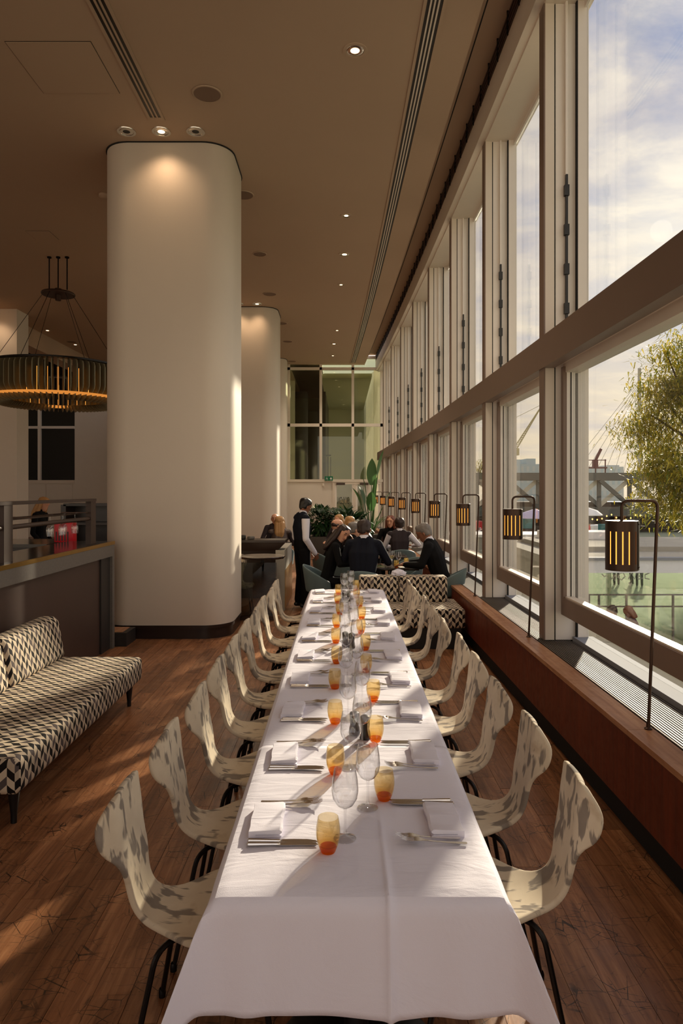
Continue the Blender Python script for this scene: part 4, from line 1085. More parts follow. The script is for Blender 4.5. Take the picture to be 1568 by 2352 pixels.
# waiter, in profile towards the window, looking down
person('waiter in navy waistcoat and white shirt standing beside the long table', (-.64, 10.75, 0), -pi/2+.42, standing((-.25, 1, -.42)), (NAVY, WSHIRT, BLKW, SHOE), 'short', HAIRB, SKIND, .008, collar=WSHIRT, wide=1.1)
# party at the table behind the banquette
person('man in dark navy suit seated with his back to the banquette', (.27, 9.22, 0), -.12, seated(.16, look=(.25, 1, -.35), R=((.31, .22, .80), (.30, .46, .80), ((-.2, 1, -.1), (0, 0, -1), .5))), (NAVY, NAVY, NAVY, SHOE), 'short', HAIRD, SKIND, .009, face=False, collar=WSHIRT, sc=1.07, wide=1.08)
person('dark-haired woman in black resting her forehead on her hand', (-.24, 9.72, 0), -1.6, seated(.14, hd=(.02, .04, -.03), look=(.74, .47, -.32), L=((-.04, .45, .81), (.05, .385, 1.05), ((-.05, -.22, 1), (0, -1, 0), .45)), R=((.27, .2, .80), (.12, .42, .79), ((-.4, .9, 0), (0, 0, -1), .5))), (BLKW, BLKW, BLKW, SHOE), 'long', HAIRD, SKIN, .008, female=True, sc=1.03)
person('grey-haired man in black jacket reading a paper at the table', (1.37, 9.35, 0), 1.25, seated(.16, hd=(0, .03, -.02), look=(0, 1, -.6)), (BLKW, BLKW, BLKW, SHOE), 'bigtop', HAIRG, SKIND, .009, collar=WSHIRT, sc=1.05, wide=1.08)
person('silver-haired man in dark jacket beyond the woman in black', (.07, 10.75, 0), -.9, seated(.10, look=(.3, 1, -.1)), (BLKW, BLKW, BLKW, SHOE), 'short', HAIRG, SKIN, .010, face=False)
thB, hpB = person('balding man with spectacles in black jacket at the rear table', (-.24, 12.1, 0), -1.3, seated(.10, look=(0, 1, -.1)), (BLKW, BLKW, BLKW, SHOE), 'bald', HAIRD, SKIN, .010, collar=WSHIRT)
person('blonde woman seated beyond the silver-haired man', (.16, 13.2, 0), .3, seated(.08, look=(-.4, 1, 0)), (CHAR, CHAR, BLKW, SHOE), 'long', HAIRL, SKIN, .011, female=True, face=False)
person('fair-haired guest half hidden beside the potted palms', (-.02, 14.3, 0), 2.6, seated(.08), (CHAR, CHAR, BLKW, SHOE), 'bob', HAIRL, SKIN, .011, female=True)
person('man in charcoal waistcoat with white sleeves at the rear table', (1.05, 12.5, 0), .05, seated(.10, look=(-.15, 1, 0), R=((.36, .12, .84), (.30, .40, .80), ((-.3, 1, .1), (0, 0, -1), .5))), (CHAR, WSHIRT, BLKW, SHOE), 'short', HAIRD, SKIND, .009, face=False, collar=WSHIRT)
person('auburn-haired woman facing the man in the waistcoat', (.98, 13.75, 0), pi-.2, seated(.12, look=(.1, 1, -.1), L=((-.3, .25, .84), (-.24, .28, 1.08), ((.1, .2, .9), (.6, .2, 0), .6))), (BLKW, BLKW, BLKW, SHOE), 'bob', HAIRR, SKIN, .010, female=True)
person('woman with long blonde hair seated behind the dark counter', (-1.22, 13.2, 0), .1, seated(.06, look=(.1, 1, 0)), (BARP, CHAR, BLKW, SHOE), 'long', HAIRL, SKIN, .010, female=True, face=False)
person('bald man facing the blonde woman behind the dark counter', (-1.48, 15.0, 0), pi, seated(.06, look=(0, 1, 0)), (CHAR, CHAR, BLKW, SHOE), 'bald', HAIRD, SKIN, .011)
person('barmaid in black working behind the bar', (-5.35, 12.1, 0), -1.6, standing((.3, 1, -.4)), (BLKW, BLKW, BLKW, SHOE), 'long', HAIRL, SKIN, .011, female=True, face=False)
gl = thing('eyeglasses', 'thin spectacles worn by the balding man', 'glasses', (0, 0, 0)); 
def frame_ring(c, n=12, r=.02): return MB().tube([(c[0]+r*cos(2*pi*k/n)*.2, c[1]+r*cos(2*pi*k/n), c[2]+r*sin(2*pi*k/n)) for k in range(n+1)], .002, 4)
bz = -1.3; pB = hpB(.098, .012, 0); gl.location = (-.24+cos(bz)*pB.x-sin(bz)*pB.y, 12.1+sin(bz)*pB.x+cos(bz)*pB.y, pB.z); gl.rotation_euler = (0, 0, bz+pi/2)
obj('rim', frame_ring((0, -.03, 0)), BLACK, gl); obj('rim', frame_ring((0, .03, 0)), BLACK, gl); obj('temple', MB().tube([(0, -.05, .0), (-.10, -.075, .0)], .002, 4), BLACK, gl)

# ---- teal tub chairs
def tub():
    def fn(u, v):
        a = (u-.5)*2*radians(118); r = .255+.02*v
        top = .44+ .36*(cos(a*.5)**1.5)
        z = .42+(top-.42)*v
        return (r*sin(a)*1.0, -r*cos(a)-.035*v, z)
    me = evald(MB().grid(fn, 22, 6), [('SOLIDIFY', dict(thickness=.02, offset=0)), ('SUBSURF', dict(levels=1, render_levels=1))], 'back')
    seat = asmesh(MB().lathe([(0, .455), (.2, .455), (.245, .445), (.25, .42), (.2, .40), (0, .40)], 26), 'seat')
    legs = [('leg', asmesh(MB().tube([(.14*a, .14*b, .405), (.21*a, .21*b, 0)], [.014, .01], 8), 'leg'), BLACKM) for a in (-1, 1) for b in (-1, 1)]
    return [('tub_back', me, TEAL), ('seat', seat, TEAL)]+legs
TUB = tub()
for (x, y, r, lb) in ((.27, 9.19, -.12, 'teal tub chair under the man in the navy suit'), (-.26, 9.71, -1.6, 'teal tub chair under the woman in black'), (1.38, 9.35, 1.25, 'teal tub chair under the grey-haired reader'),
        (.95, 10.6, 2.2, 'empty teal tub chair across from the grey-haired reader'), (1.05, 12.45, .05, 'teal tub chair under the man in the waistcoat'), (.62, 14.6, pi, 'empty teal tub chair near the palms'), (.42, 13.9, 2.7, 'empty teal tub chair beside the auburn-haired woman'), (-1.75, 13.0, 0, 'teal tub chair behind the dark counter'),
        (-.25, 12.1, -1.3, 'teal tub chair under the balding man'), (.06, 10.73, -.9, 'teal tub chair under the silver-haired man'), (.16, 13.2, .3, 'teal tub chair under the blonde guest'), (-1.22, 13.2, .1, 'teal tub chair under the long-haired blonde'), (.98, 13.75, pi-.2, 'teal tub chair under the auburn-haired woman')):
    spawn(TUB, 'tub_chair', lb, 'chair', (x, y, 0), r, 'teal tub chairs')
# ---- their tables with bottles and glasses
def cafe_table(x, y, w_, l_, lb):
    tb = thing('cafe_table', lb, 'table', (x, y, 0))
    obj('top', MB().bbox(-w_/2, w_/2, -l_/2, l_/2, .715, .75, .006, 2), BARTOP, tb)
    obj('column', MB().lathe([(.04, .02), (.035, .7), (.1, .716)], 16), BLACK, tb); obj('base', MB().lathe([(.24, 0), (.24, .01), (.05, .025), (0, .025)], 28), BLACK, tb)
cafe_table(.72, 9.95, .72, .62, 'dark wooden dining table behind the banquette'); cafe_table(.62, 11.65, .9, .66, 'dark wooden dining table in front of the man in the waistcoat'); cafe_table(.62, 12.98, .5, .6, 'dark wooden dining table between the rear guests')
wgm = [('bowl', WG_BOWL, WGLASS), ('stem', WG_STEM, WGLASS), ('foot', WG_FOOT, WGLASS), ('wine', asmesh(MB().lathe([(0, .1), (.012, .1), (.026, .11), (.036, .127), (.039, .148), (0, .148)], 20), 'wine'), WINE)]
for k, (x, y, lb) in enumerate(((.72, 9.98, 'wine glass of white wine beside the clear bottle'), (.62, 9.86, 'wine glass of white wine behind the suited man'))): spawn(wgm, 'wine_glass', lb, 'wine glass', (x, y, .75), 0, 'wine glasses of white wine')
spawn(WINEG, 'wine_glass', 'empty wine glass on the table behind the banquette', 'wine glass', (.80, 9.80, .75))
for (x, y, lb) in ((.76, 9.68, 'amber tumbler beside the white paper'), (.93, 10.02, 'amber tumbler near the rim of the dark table')): spawn(TUMBLER, 'amber_tumbler', lb, 'tumbler', (x, y, .75), 0, 'amber tumblers on the dark table')
bot = asmesh(MB().lathe([(0, .002), (.036, .002), (.038, .01), (.038, .15), (.016, .2), (.014, .27), (.017, .275), (.017, .29), (0, .29)], 18), 'bottle'); blb = asmesh(MB().lathe([(.0385, .05), (.0385, .11)], 18), 'label')
spawn([('body', bot, WGLASS), ('paper_band', blb, PAPER)], 'water_bottle', 'clear glass water bottle with pale band', 'bottle', (.66, 9.75, .75)); spawn([('body', bot, DARKGL), ('paper_band', blb, PAPER)], 'wine_bottle', 'dark wine bottle behind the clear bottle', 'bottle', (.70, 10.14, .75))
pp = obj('menu_sheet', MB().box(-.12, .12, -.09, .09, 0, .002), PAPER, loc=(.90, 9.74-.03, .7505), rot=(0, 0, .1), smooth=False); pp.location = (.92, 9.80, .7505); tag(pp, 'white paper menu lying on the dark table', 'paper')
pp = obj('red_notebook', MB().bbox(-.07, .07, -.05, .05, 0, .01, .002, 1), flat('dull red cover', (140, 50, 50), .6), loc=(.98, 10.15, .7505), rot=(0, 0, .3)); tag(pp, 'dull red notebook beside the white paper', 'book')

# ---- dark counter beyond the broad pillar, smoked screen, poseur table, patterned chair
ct = thing('reception_counter', 'dark counter with slanted apron and brass side by the pillar', 'counter', (-1.30, 11.2, 0))
obj('top_slab', MB().box(-.75, .42, -.75, -.35, 1.05, 1.085), DWOOD, ct, smooth=False)
ap = MB(); ap.add([(-.75, -.74, 1.05), (.42, -.74, 1.05), (.30, -.70, .92), (-.75, -.70, .92), (-.75, -.36, 1.05), (.42, -.36, 1.05), (.30, -.40, .92), (-.75, -.40, .92)], [(0, 3, 2, 1), (4, 5, 6, 7), (0, 1, 5, 4), (1, 2, 6, 5), (2, 3, 7, 6), (3, 0, 4, 7)])
obj('bevelled_apron', ap, DWOOD, ct, smooth=False)
obj('stone_pier', MB().box(.27, .408, -.74, .74, 0, .93), CONC, ct, smooth=False); obj('brass_side', MB().box(.408, .414, -.70, .74, .03, .62), BRASS, ct, smooth=False)
obj('back_panel', MB().box(-.75, .27, .5, .56, 0, .93), DWOOD, ct, smooth=False)
sg = thing('smoked_glass_screen', 'low smoked glass screen in front of the dark counter', 'screen', (-1.30, 9.72, 0))
obj('pane', MB().box(-.33, .36, -.006, .006, .06, .82), SMOKE, sg, smooth=False); obj('base_rail', MB().box(-.33, .36, -.02, .02, 0, .06), BRONZE, sg, smooth=False)
pt_ = thing('poseur_table', 'round dark high table in front of the dark counter', 'table', (-1.17, 9.62+.0, 0)); pt_.location = (-1.18, 10.15, 0)
pt_.location = (-1.185, 10.06, 0)
obj('painted_reflection', MB().lathe([(0, .8865), (.325, .8865), (.327, .884)], 40), PALEREFL, pt_)  # pale disc painted as the pillar's reflection; the table itself is dark
obj('round_top', MB().lathe([(0, .885), (.335, .885), (.34, .878), (.32, .85), (.25, .842), (0, .842)], 40), BARTOP, pt_); obj('column', MB().lathe([(.03, .02), (.03, .85)], 14), BLACK, pt_); obj('base', MB().lathe([(.22, 0), (.22, .01), (.04, .025), (0, .025)], 28), BLACK, pt_)
spawn(CHAIR, 'dining_chair', 'patterned shell chair behind the smoked glass screen', 'chair', (-1.55, 10.12, 0), -pi/2+.25)
for k in range(5):
    o = obj('camera_case', MB().bbox(-.05, .05, -.04, .04, 0, .05+.02*(k % 2), .015, 2), BLACK if k % 2 else STONE, loc=(-1.95+k*.13, 10.60+.03*(k % 3), 1.085), rot=(0, 0, k)); tag(o, 'small dark clutter heaped on the dark counter', 'bag', 'dark clutter on the counter')

# ---- plants and planters
def blade(mb, base, d_, L, W_, droop, seg=6, fold=.15):
    d_ = Vector(d_).normalized(); sd2 = d_.cross(Vector((0, 0, 1)))
    sd2 = sd2.normalized() if sd2.length > .05 else Vector((1, 0, 0))
    p = Vector(base); vs = []; dirv = d_.copy()
    for i in range(seg+1):
        s = i/seg; w2 = W_*(sin(pi*min(1, s*.92+.08))**.75)*.5
        nrm = sd2.cross(dirv).normalized()
        vs += [p-sd2*w2+nrm*fold*w2, p.copy(), p+sd2*w2+nrm*fold*w2]
        dirv = (dirv+Vector((0, 0, -droop/seg))).normalized(); p = p+dirv*(L/seg)
    fs = []
    for i in range(seg): fs += [(i*3, i*3+1, i*3+4, i*3+3), (i*3+1, i*3+2, i*3+5, i*3+4)]
    mb.add(vs, fs)
rp_ = random.Random(11)
def planter(x, y, w_, l_, h, lb):
    p = thing('planter', lb, 'planter', (x, y, 0)); obj('trough', MB().bbox(-w_/2, w_/2, -l_/2, l_/2, 0, h, .015, 2), SOIL, p); obj('soil', MB().box(-w_/2+.03, w_/2-.03, -l_/2+.03, l_/2-.03, h-.01, h+.006), DWOOD, p, smooth=False)
planter(-.30, 19.3, 1.5, .6, .55, 'long grey planter trough in front of the end wall'); planter(.95, 20.2, .8, .6, .55, 'square grey planter by the window corner')
sp = thing('bird_of_paradise', 'tall potted plant with broad paddle leaves by the end wall door', 'plant', (.82, 20.0, .55))
for k, (ax, ay, h, L) in enumerate(((.02, .0, 1.45, 1.05), (.22, -.05, 1.75, 1.0), (-.15, .05, 1.15, .9), (.1, .1, 1.0, .95), (-.32, -.05, .85, .8), (.38, .0, .8, .85), (.0, -.2, .7, .8), (-.2, .15, .9, .75))):
    st_ = Vector((ax*.9, ay, h)); obj('stem', MB().tube([(ax*.15, ay*.2, 0), (ax*.5, ay*.5, h*.55), st_], [.022, .016, .011], 7), LEAF3, sp)
    mb = MB(); blade(mb, st_, (ax*1.2, ay-.05, 1.4), L*.75, .30, .9 if h < 1.3 else .35, 8); obj('leaf', mb, LEAF3, sp)
for k in range(26):
    a = rp_.uniform(0, 2*pi); mb = MB(); blade(mb, (.05*cos(a), .05*sin(a), 0), (cos(a)*.5, sin(a)*.5, 1.1), rp_.uniform(.7, 1.1), .035, 1.3, 8); obj('strap_leaf', mb, LEAF3, sp)
def bush(name, x, y, z, rx, ry, rz_, n, sz, m, lb, cat='plant'):
    th = thing(name, lb, cat, (x, y, z)); mb = MB()
    for k in range(n):
        u = rp_.uniform(-1, 1); a = rp_.uniform(0, 2*pi); r = rp_.uniform(.55, 1); s = sqrt(1-u*u)
        p = Vector((rx*r*s*cos(a), ry*r*s*sin(a), rz_*(1+u*r))); o_ = (p-Vector((0, 0, rz_))).normalized()
        blade(mb, p, (o_+Vector((rp_.uniform(-.6, .6), rp_.uniform(-.6, .6), rp_.uniform(-.5, .5)))), sz*rp_.uniform(.7, 1.3), sz*.42, .6, 2)
    obj('foliage', mb, m, th, kind='stuff')
    for k in range(4): obj('stem', MB().tube([(.02*k-.03, 0, -.0), (rp_.uniform(-.5, .5)*rx, rp_.uniform(-.5, .5)*ry, rz_*1.1)], [.02, .01], 6), BARK, th)
bush('leafy_shrub', -.62, 19.3, .55, .42, .3, .42, 900, .16, LEAF2, 'dense dark leafy shrub behind the waiter')
bush('monstera', .12, 19.4, .55, .55, .28, .33, 260, .34, LEAF2, 'broad-leaved dark plant between the shrub and paddle-leaved plant')
pm = thing('potted_palm', 'small arching palm above the leafy shrub', 'plant', (-.45, 19.2, .55))
for k in range(11):
    a = 2*pi*k/11+.2; mb = MB(); h0 = .76
    pts = [(0, 0, .0), (.05*cos(a), .05*sin(a), .5), (.25*cos(a), .25*sin(a), h0+.05), (.55*cos(a), .4*sin(a), h0+.0)]
    mb.tube(pts, .008, 5)
    for q in range(12):
        s = q/11; p = Vector(pts[1]).lerp(Vector(pts[2]), s*2) if s < .5 else Vector(pts[2]).lerp(Vector(pts[3]), s*2-1)
        for sg_ in (-1, 1): blade(mb, p, (cos(a)*.6-sg_*sin(a), sin(a)*.6+sg_*cos(a), -.1), .2, .022, .6, 2)
    obj('frond', mb, LEAF2, pm)

# ---- signs on the end wall
es = thing('exit_sign', 'green exit sign with running figure and up arrow', 'sign', (fx(755), FD-.10, fz(1104)))
obj('board', MB().box(-.14, .14, -.02, .02, 0, .15), GREENS, es, smooth=False)
obj('arrow', MB().prism([(.05, .06), (.085, .06), (.085, .02), (.105, .02), (.105, .06), (.135, .06), (.093, .115)], 0, .002, Matrix.Translation((-.02, -.0215, 0)) @ Matrix.Rotation(pi/2, 4, 'X')), WHITEP, es, smooth=False)
mm = MB()
for (a, b, r) in (((-.075, .095), (-.06, .07), .012), ((-.06, .07), (-.085, .045), .009), ((-.085, .045), (-.11, .04), .008), ((-.06, .07), (-.04, .04), .009), ((-.04, .04), (-.05, .015), .008), ((-.07, .09), (-.04, .075), .007), ((-.07, .09), (-.1, .08), .007)):
    mm.tube([(a[0], -.022, a[1]), (b[0], -.022, b[1])], r*.6, 6)
mm.lathe([(0, -.012), (.011, 0), (0, .012)], 10, (-.068, -.022, .115))
obj('running_figure', mm, WHITEP, es)
for k, (px, py, m, lb) in enumerate(((733, 1166, GREENS, 'small green door sign behind the palm'), (736, 1177, BLUEP, 'small blue notice under the green door sign'))):
    s_ = thing('wall_sign', lb, 'sign', (fx(px), FD-.012, fz(py))); obj('plate', MB().box(-.05, .05, -.004, .012, -.06, .06), m, s_, smooth=False); obj('symbol', MB().box(-.025, .025, -.006, -.003, -.02, .03), WHITEP, s_, smooth=False)
sn = thing('door_sensor', 'small white sensor on the end wall under the glazing', 'sensor', (fx(742), FD-.03, fz(1114))); obj('body', MB().bbox(-.035, .035, -.03, .03, -.05, .05, .01, 2), CREAM, sn)
# ================================================================ OUTSIDE
GZ = -2.5
gr = struct('floor_outside', MB().box(2.6, 160, -30, 220, GZ-.3, GZ), PAVE)
tag(gr, '', ''); del gr['label']; del gr['category']
def X_(px, d): return (px-787)*d/1568
def Z_(py, d): return CAMZ-(py-1126)*d/1568
# glazed pavilion with flat white roof
PD, PE = 15.6, 20.6; PX0, PX1 = 4.7, 19
pv_ = thing('glass_pavilion', 'low glazed pavilion with flat white roof outside the windows', 'building', (PX0, PD, GZ))
def pb(nm, x0, x1, y0, y1, z0, z1, m, par=None): return obj(nm, MB().box(x0-PX0, x1-PX0, y0-PD, y1-PD, z0-GZ, z1-GZ), m, par or pv_, smooth=False)
pb('roof_slab', PX0-.1, PX1, PD-.4, PE, .16, .34, CONC); pb('fascia', PX0-.15, PX1, PD-.5, PD-.38, .02, .30, WHITEP); pb('fascia_cap', PX0-.18, PX1, PD-.55, PD-.3, .30, .36, MIRR)
pb('roof_kerb', PX0+.5, PX1, PD+1.2, PE-.3, .34, .46, CONC); pb('roof_upstand', PX0+1.1, PX0+3.4, PE-1.2, PE-.2, .46, .66, CANV)
pb('side_wall', PX0, PX0+.12, PD+.3, PE, GZ, .16, CONC); pb('side_window', PX0-.01, PX0+.005, PD+1.5, PD+2.6, GZ+.9, -.25, SMOKE)
pb('inner_floor', PX0, PX1, PD, PE+18, GZ, GZ+.06, PAVE)
for k in range(9):
    x = PX0+.2+k*1.05; pb('glass_panel', x, x+1.04, PD, PD+.015, GZ+.06, .16, PGLASS)
for k in range(5): pb('column', PX0+.3+k*2.9, PX0+.42+k*2.9, PE-.2, PE-.08, GZ, .16, WHITEP)
# graffiti scrawl on the glass
scr = MB()
def stroke(pts, r=.014): scr.tube([(X_(a, PD)-PX0, -.02, Z_(b, PD)-GZ) for a, b in pts], r, 5)
stroke([(1402, 1330), (1416, 1318), (1411, 1334)]); stroke([(1422, 1316), (1418, 1326), (1426, 1332), (1434, 1324), (1430, 1315), (1422, 1316)])
stroke([(1442, 1330), (1448, 1314), (1456, 1330), (1460, 1315)]); stroke([(1464, 1330), (1464, 1316), (1474, 1318), (1466, 1323), (1476, 1328), (1464, 1330)])
stroke([(1490, 1316), (1480, 1320), (1480, 1328), (1490, 1330)]); stroke([(1443, 1338), (1446, 1345), (1449, 1338)]); stroke([(1381, 1318), (1386, 1324), (1392, 1322)])
obj('graffiti', scr, SCRAWL, pv_)
rg = thing('terrace_railing', 'thin grey railing on the plaza before the glass pavilion', 'railing', (5, 15.1, GZ))
for z in (Z_(1366, 15.1), Z_(1393, 15.1)): obj('rail', MB().box(0, 7, -.015, .015, z-GZ-.015, z-GZ+.015), STONE, rg, smooth=False)
for px in (1352, 1375, 1438, 1500, 1545): obj('post', MB().box(X_(px, 15.1)-5-.02, X_(px, 15.1)-5+.02, -.02, .02, 0, Z_(1366, 15.1)-GZ), STONE, rg, smooth=False)
pk = thing('planter_kerb', 'low dark planting kerb on the plaza below the windows', 'kerb', (7.2, 13.2, GZ)); obj('wall', MB().box(-3.2, 4.5, -.25, .25, 0, .55), DSTONE, pk, smooth=False); obj('coping', MB().box(-3.25, 4.55, -.3, .3, .55, .62), CONC, pk, smooth=False)
person('outdoor visitor in plum coat with bowed head before the pavilion', (X_(1412, 14.85), 14.85, GZ), 1.2, standing((0, 1, -.5)), (PURP, PURP, BLKW, SHOE), 'short', HAIRD, SKIND, .016, face=False, sc=1.07)
person('outdoor visitor in plum coat leaning towards a companion', (X_(1450, 14.75), 14.75, GZ), 1.5, standing((0, 1, -.8)), (PURP, PURP, BLKW, SHOE), 'bob', HAIRR, SKIND, .016, face=False, sc=1.07)
for k, (px, d_, c, lb) in enumerate(((1415, 31, BLUEC, 'pedestrian in pale blue jacket on the sunny plaza'), (1450, 31.5, CHAR, 'pedestrian in charcoal coat on the sunny plaza'), (1468, 30.5, NAVY, 'pedestrian in navy coat on the sunny plaza'), (1352, 55, REDP, 'pedestrian in red coat under the railway bridge'), (1100, 48, WSHIRT, 'pedestrian in white shirt under the railway bridge'))):
    person(lb, (X_(px, d_), d_, GZ), k*1.3, standing(), (c, c, BLKW, SHOE), 'short', HAIRD, SKIN, .03, face=False, group='pedestrians outside')
# railway truss bridge
BD = 70.0
br = thing('railway_bridge', 'grey iron truss railway bridge crossing beyond the plaza', 'bridge', (X_(1240, BD), BD, 0)); bx0 = X_(1240, BD)
def bpx(nm, mb, m): return obj(nm, mb, m, br, smooth=False)
zt1, zt0, zb1, zb0 = Z_(1086, BD), Z_(1103, BD), Z_(1164, BD), Z_(1186, BD)
xl, xr = X_(800, BD)-bx0, X_(1700, BD)-bx0
bpx('top_chord', MB().box(xl, xr, -.4, .4, zt0, zt1), IRON); bpx('bottom_chord', MB().box(xl, xr, -.4, 3.5, zb0, zb1), IRON)
bpx('far_top_chord', MB().box(xl, xr, 3.0, 3.6, zt0, zt1), IRON); bpx('track_deck', MB().box(xl, xr, .4, 3, zb1, zb1+.5), DWOOD)
bpx('undercroft_shade_sheet', MB().box(xl, xr, 3.2, 3.6, GZ, zb0+.3), DWOOD)  # added dark sheet standing in for the shade under the deck
pnl = X_(787+70, BD)
x0 = X_(1375, BD)-bx0
for k in range(-9, 4):
    a = x0+k*pnl; b = a+pnl
    if a < xl or b > xr: continue
    bpx('vertical', MB().box(a-.16, a+.16, -.2, .2, zb1, zt0), IRON)
    for (p, q, m) in (((a, zb1), (b, zt0), IRONL), ((a, zt0), (b, zb1), IRON)):
        v = Vector((q[0]-p[0], 0, q[1]-p[1])); an = atan2(v.z, v.x); M_ = Matrix.Translation((p[0], -.3 if m is IRON else .25, p[1])) @ Matrix.Rotation(-an, 4, 'Y')
        bpx('diagonal', MB().box(0, v.length, -.12, .12, -.2, .2, M_), m)
for k, px in enumerate((1120, 1290, 1460)): obj('pier', MB().box(X_(px, BD)-bx0-.5, X_(px, BD)-bx0+.5, .2, 2.6, GZ, zb0), IRON, br, smooth=False)
# hazy buildings, crane, pylon and stays
def blk(lb, px0, px1, py0, d_, m, ex=()):
    t_ = thing('distant_building', lb, 'building', (X_((px0+px1)/2, d_), d_, GZ)); w2 = X_(787+(px1-px0)/2, d_)
    h = Z_(py0, d_)-GZ; obj('block', MB().box(-w2, w2, 0, 14, 0, h), m, t_, smooth=False)
    for (a, b, c) in ex:
        xa, xb = X_(a, d_)-X_((px0+px1)/2, d_), X_(b, d_)-X_((px0+px1)/2, d_); obj('roof_turret', MB().box(xa, xb, 1, 9, h, Z_(c, d_)-GZ), m, t_, smooth=False)
    for r_ in range(3):
        for c_ in range(7): obj('window', MB().box(-w2*.9+c_*w2*.27, -w2*.9+c_*w2*.27+w2*.12, -.05, 0, h-2-r_*3.2, h-.6-r_*3.2), HAZEC if m is HAZEB else HAZEB, t_, smooth=False)
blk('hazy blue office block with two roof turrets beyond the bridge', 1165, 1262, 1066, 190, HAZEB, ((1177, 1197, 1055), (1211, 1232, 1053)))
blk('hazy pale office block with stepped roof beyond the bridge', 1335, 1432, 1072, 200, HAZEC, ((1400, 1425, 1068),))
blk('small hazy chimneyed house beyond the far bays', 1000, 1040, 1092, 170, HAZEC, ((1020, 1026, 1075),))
CR = flat('yellow grey crane paint', (176, 164, 120), .7)
cr = thing('tower_crane', 'slender lattice crane jib rising beyond the bridge', 'crane', (X_(1178, 160), 160, GZ)); rx = X_(1178, 160)
a = Vector((0, 0, Z_(1038, 160)-GZ)); b = Vector((X_(1246, 160)-rx, 0, Z_(928, 160)-GZ))
obj('mast', MB().box(-.5, .5, -.5, .5, 0, a.z), CR, cr, smooth=False); obj('cab', MB().box(-1, 1.2, -1, 1, a.z-.8, a.z+.8), CR, cr, smooth=False)
for o_ in (-.45, .45): obj('jib_chord', MB().tube([a+Vector((o_, 0, 0)), b], .13, 5), CR, cr)
lat = MB()
for k in range(22):
    s = k/22; p = a.lerp(b, s); q = a.lerp(b, s+1/22); w2 = .45*(1-s); lat.tube([p+Vector((-w2, 0, 0)), q+Vector((w2*.9, 0, 0))], .08, 4)
obj('jib_lattice', lat, CR, cr); obj('stay_wire', MB().tube([a+Vector((-1, 0, 2)), a.lerp(b, .45)+Vector((-2.5, 0, 3)), b], .05, 4), CR, cr)
c2 = thing('maintenance_gantry', 'red brown gantry and lamp rig on the bridge parapet', 'gantry', (X_(1372, BD), BD+.3, zt1))
GB = flat('rusty gantry paint', (104, 62, 60), .7)
for xx in (-.9, -.1, .9): obj('leg', MB().box(xx-.05, xx+.05, -.05, .05, 0, 1.4), GB, c2, smooth=False)
obj('deck', MB().box(-1.3, 1.0, -.3, .3, .45, .6), GB, c2, smooth=False); obj('top_bar', MB().box(-1.3, 1.0, -.04, .04, 1.28, 1.36), GB, c2, smooth=False); obj('rig', MB().box(-.4, .1, -.2, .2, .6, 1.3), GB, c2, smooth=False)
obj('lamp_head', MB().box(-.12, .12, -.1, .1, 0, 1.3, Matrix.Translation((-.1, 0, 1.3)) @ Matrix.Rotation(.45, 4, 'Y')), GB, c2, smooth=False)
py = thing('stay_pylon', 'pale pylon with fan of thin stays rising behind the tree', 'pylon', (X_(1468, 110), 110, GZ)); qx = X_(1468, 110)
obj('mast', MB().tube([(0, 0, 0), (0, 0, 24)], [.45, .25], 10), CONC, py)
for k in range(7):
    e = X_(1300+k*22, 110)-qx; obj('stay', MB().tube([(0, 0, 22-k*.3), (e, 0, Z_(1086, 110)-GZ)], .035, 4), CONC, py)
# market stalls and string lights under the bridge
for k, (px0, px1, y0, y1, d_, m, lb) in enumerate(((1178, 1214, 1186, 1228, 60, TEALP, 'teal market kiosk under the bridge'), (1385, 1408, 1205, 1240, 58, TEALP, 'narrow teal kiosk behind the near lamp'), (1338, 1384, 1206, 1226, 62, CANV, 'white stall canopy under the bridge'), (1080, 1108, 1197, 1215, 60, REDP, 'red stall awning under the bridge'), (1056, 1078, 1200, 1225, 61, CANV, 'pale stall beside the red awning'))):
    t_ = thing('market_stall', lb, 'stall', (X_((px0+px1)/2, d_), d_, GZ)); w2 = X_(787+(px1-px0)/2, d_); h = Z_(y0, d_)-GZ; h1 = Z_(y1, d_)-GZ
    obj('canopy', MB().box(-w2, w2, -1.2, 1.2, max(h1, h-1.0), h), m, t_, smooth=False)
    for sx_ in (-1, 1): obj('post', MB().box(sx_*w2*.9-.06, sx_*w2*.9+.06, -1.1, -1.0, 0, max(h1, h-1.0)), BARK, t_, smooth=False)
    obj('counter', MB().box(-w2*.9, w2*.9, -1.0, -.6, 0, 1.0), BARP, t_, smooth=False)
for k, (px, d_, m, lb) in enumerate(((1228, 50, LILAC, 'lilac parasol among the market stalls'), (1345, 56, CANV, 'white parasol at the market stalls'))):
    t_ = thing('parasol', lb, 'parasol', (X_(px, d_), d_, GZ)); obj('canopy', MB().lathe([(0, 3.0), (.9, 2.7), (1.3, 2.35), (1.3, 2.3)], 16), m, t_); obj('pole', MB().tube([(0, 0, 0), (0, 0, 3.0)], .03, 6), WHITEP, t_)
bl = emit('string light bulb', (255, 214, 120), 2.0)
sl_ = thing('string_lights', 'string of warm bulbs hung before the bridge', 'string lights', (X_(1350, 45), 45, 0))
wire = []
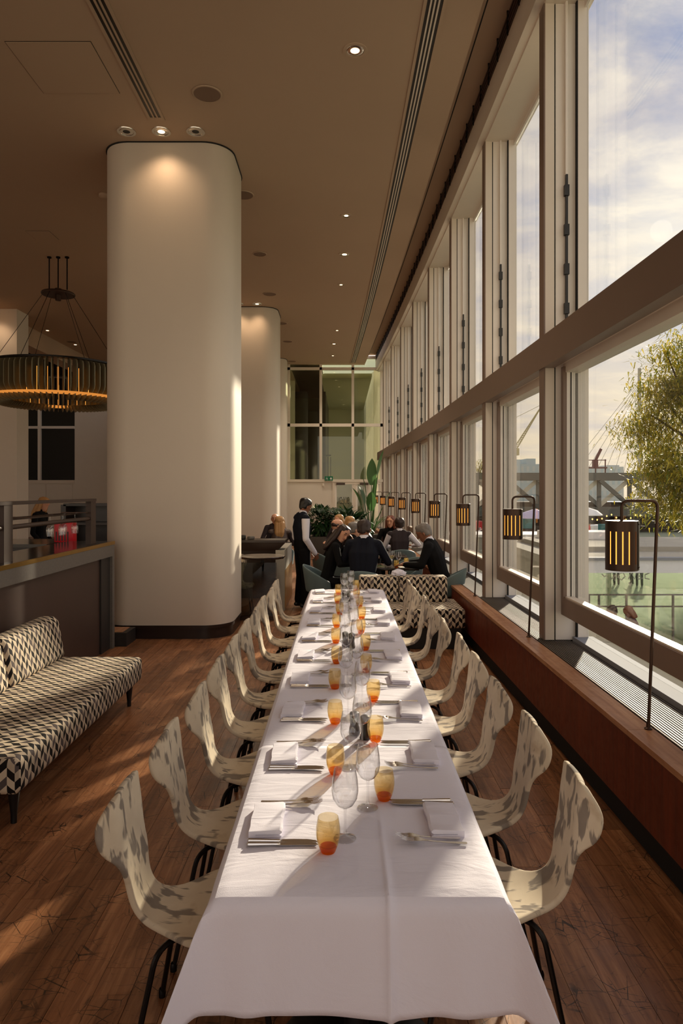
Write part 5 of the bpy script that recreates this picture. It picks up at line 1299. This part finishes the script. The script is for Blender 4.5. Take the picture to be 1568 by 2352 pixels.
for k in range(13):
    px = 1338+k*11; py_ = 1180+14*abs(sin(k*.55)); p = (X_(px, 45)-X_(1350, 45), 0, Z_(py_, 45)); wire.append(p)
    obj('bulb', MB().lathe([(0, -.07), (.06, 0), (0, .07)], 8, p), bl, sl_)
obj('wire', MB().tube(wire, .012, 4), BLACK, sl_)
# trees
def tree(lb, x, y, h0, cz, rx_, ry_, rz_, n, sz, m, seed):
    R_ = random.Random(seed); th = thing('tree', lb, 'tree', (x, y, GZ))
    obj('trunk', MB().tube([(0, 0, 0), (.1, 0, h0*.5), (-.1, 0, h0)], [.35, .27, .2], 9), BARK, th)
    mb = MB(); cl = []
    for k in range(70):
        u = R_.uniform(-1, 1); a = R_.uniform(0, 2*pi); r = R_.uniform(.35, 1)**.6; s = sqrt(1-u*u)
        cl.append(Vector((rx_*r*s*cos(a), ry_*r*s*sin(a), cz+rz_*r*u)))
    for i, c in enumerate(cl):
        if i % 3 == 0: obj('branch', MB().tube([(-.1, 0, h0*.9), (c.x*.4, c.y*.4, (h0+c.z)*.5), c], [.13, .07, .025], 6), BARK, th)
        for k in range(n//70):
            p = c+Vector((R_.gauss(0, .5), R_.gauss(0, .5), R_.gauss(0, .36)))*rx_*.30
            blade(mb, p, (R_.uniform(-1, 1), R_.uniform(-1, 1), R_.uniform(-.8, .5)), sz*R_.uniform(.7, 1.3), sz*.55, .4, 1)
    obj('foliage', mb, m, th, kind='stuff')
tree('large sunlit plane tree with yellowing leaves outside the windows', X_(1608, 30), 30, 6.0, 6.7, 3.7, 3.4, 4.3, 36000, .34, LEAF1, 4)
tree('small autumn tree beyond the truss bridge', X_(1092, 85), 85, 5, 6.6, 2.2, 2.2, 1.6, 1400, .45, LEAF1, 6)
ld = thing('river_bank_block', 'low pale embankment block seen between the far bays', 'building', (9, 40, GZ)); obj('wall', MB().box(-3, 5, 0, 3, 0, 1.6), CONC, ld, smooth=False); obj('coping', MB().box(-3.1, 5.1, -.1, 3.1, 1.6, 1.75), CANV, ld, smooth=False)
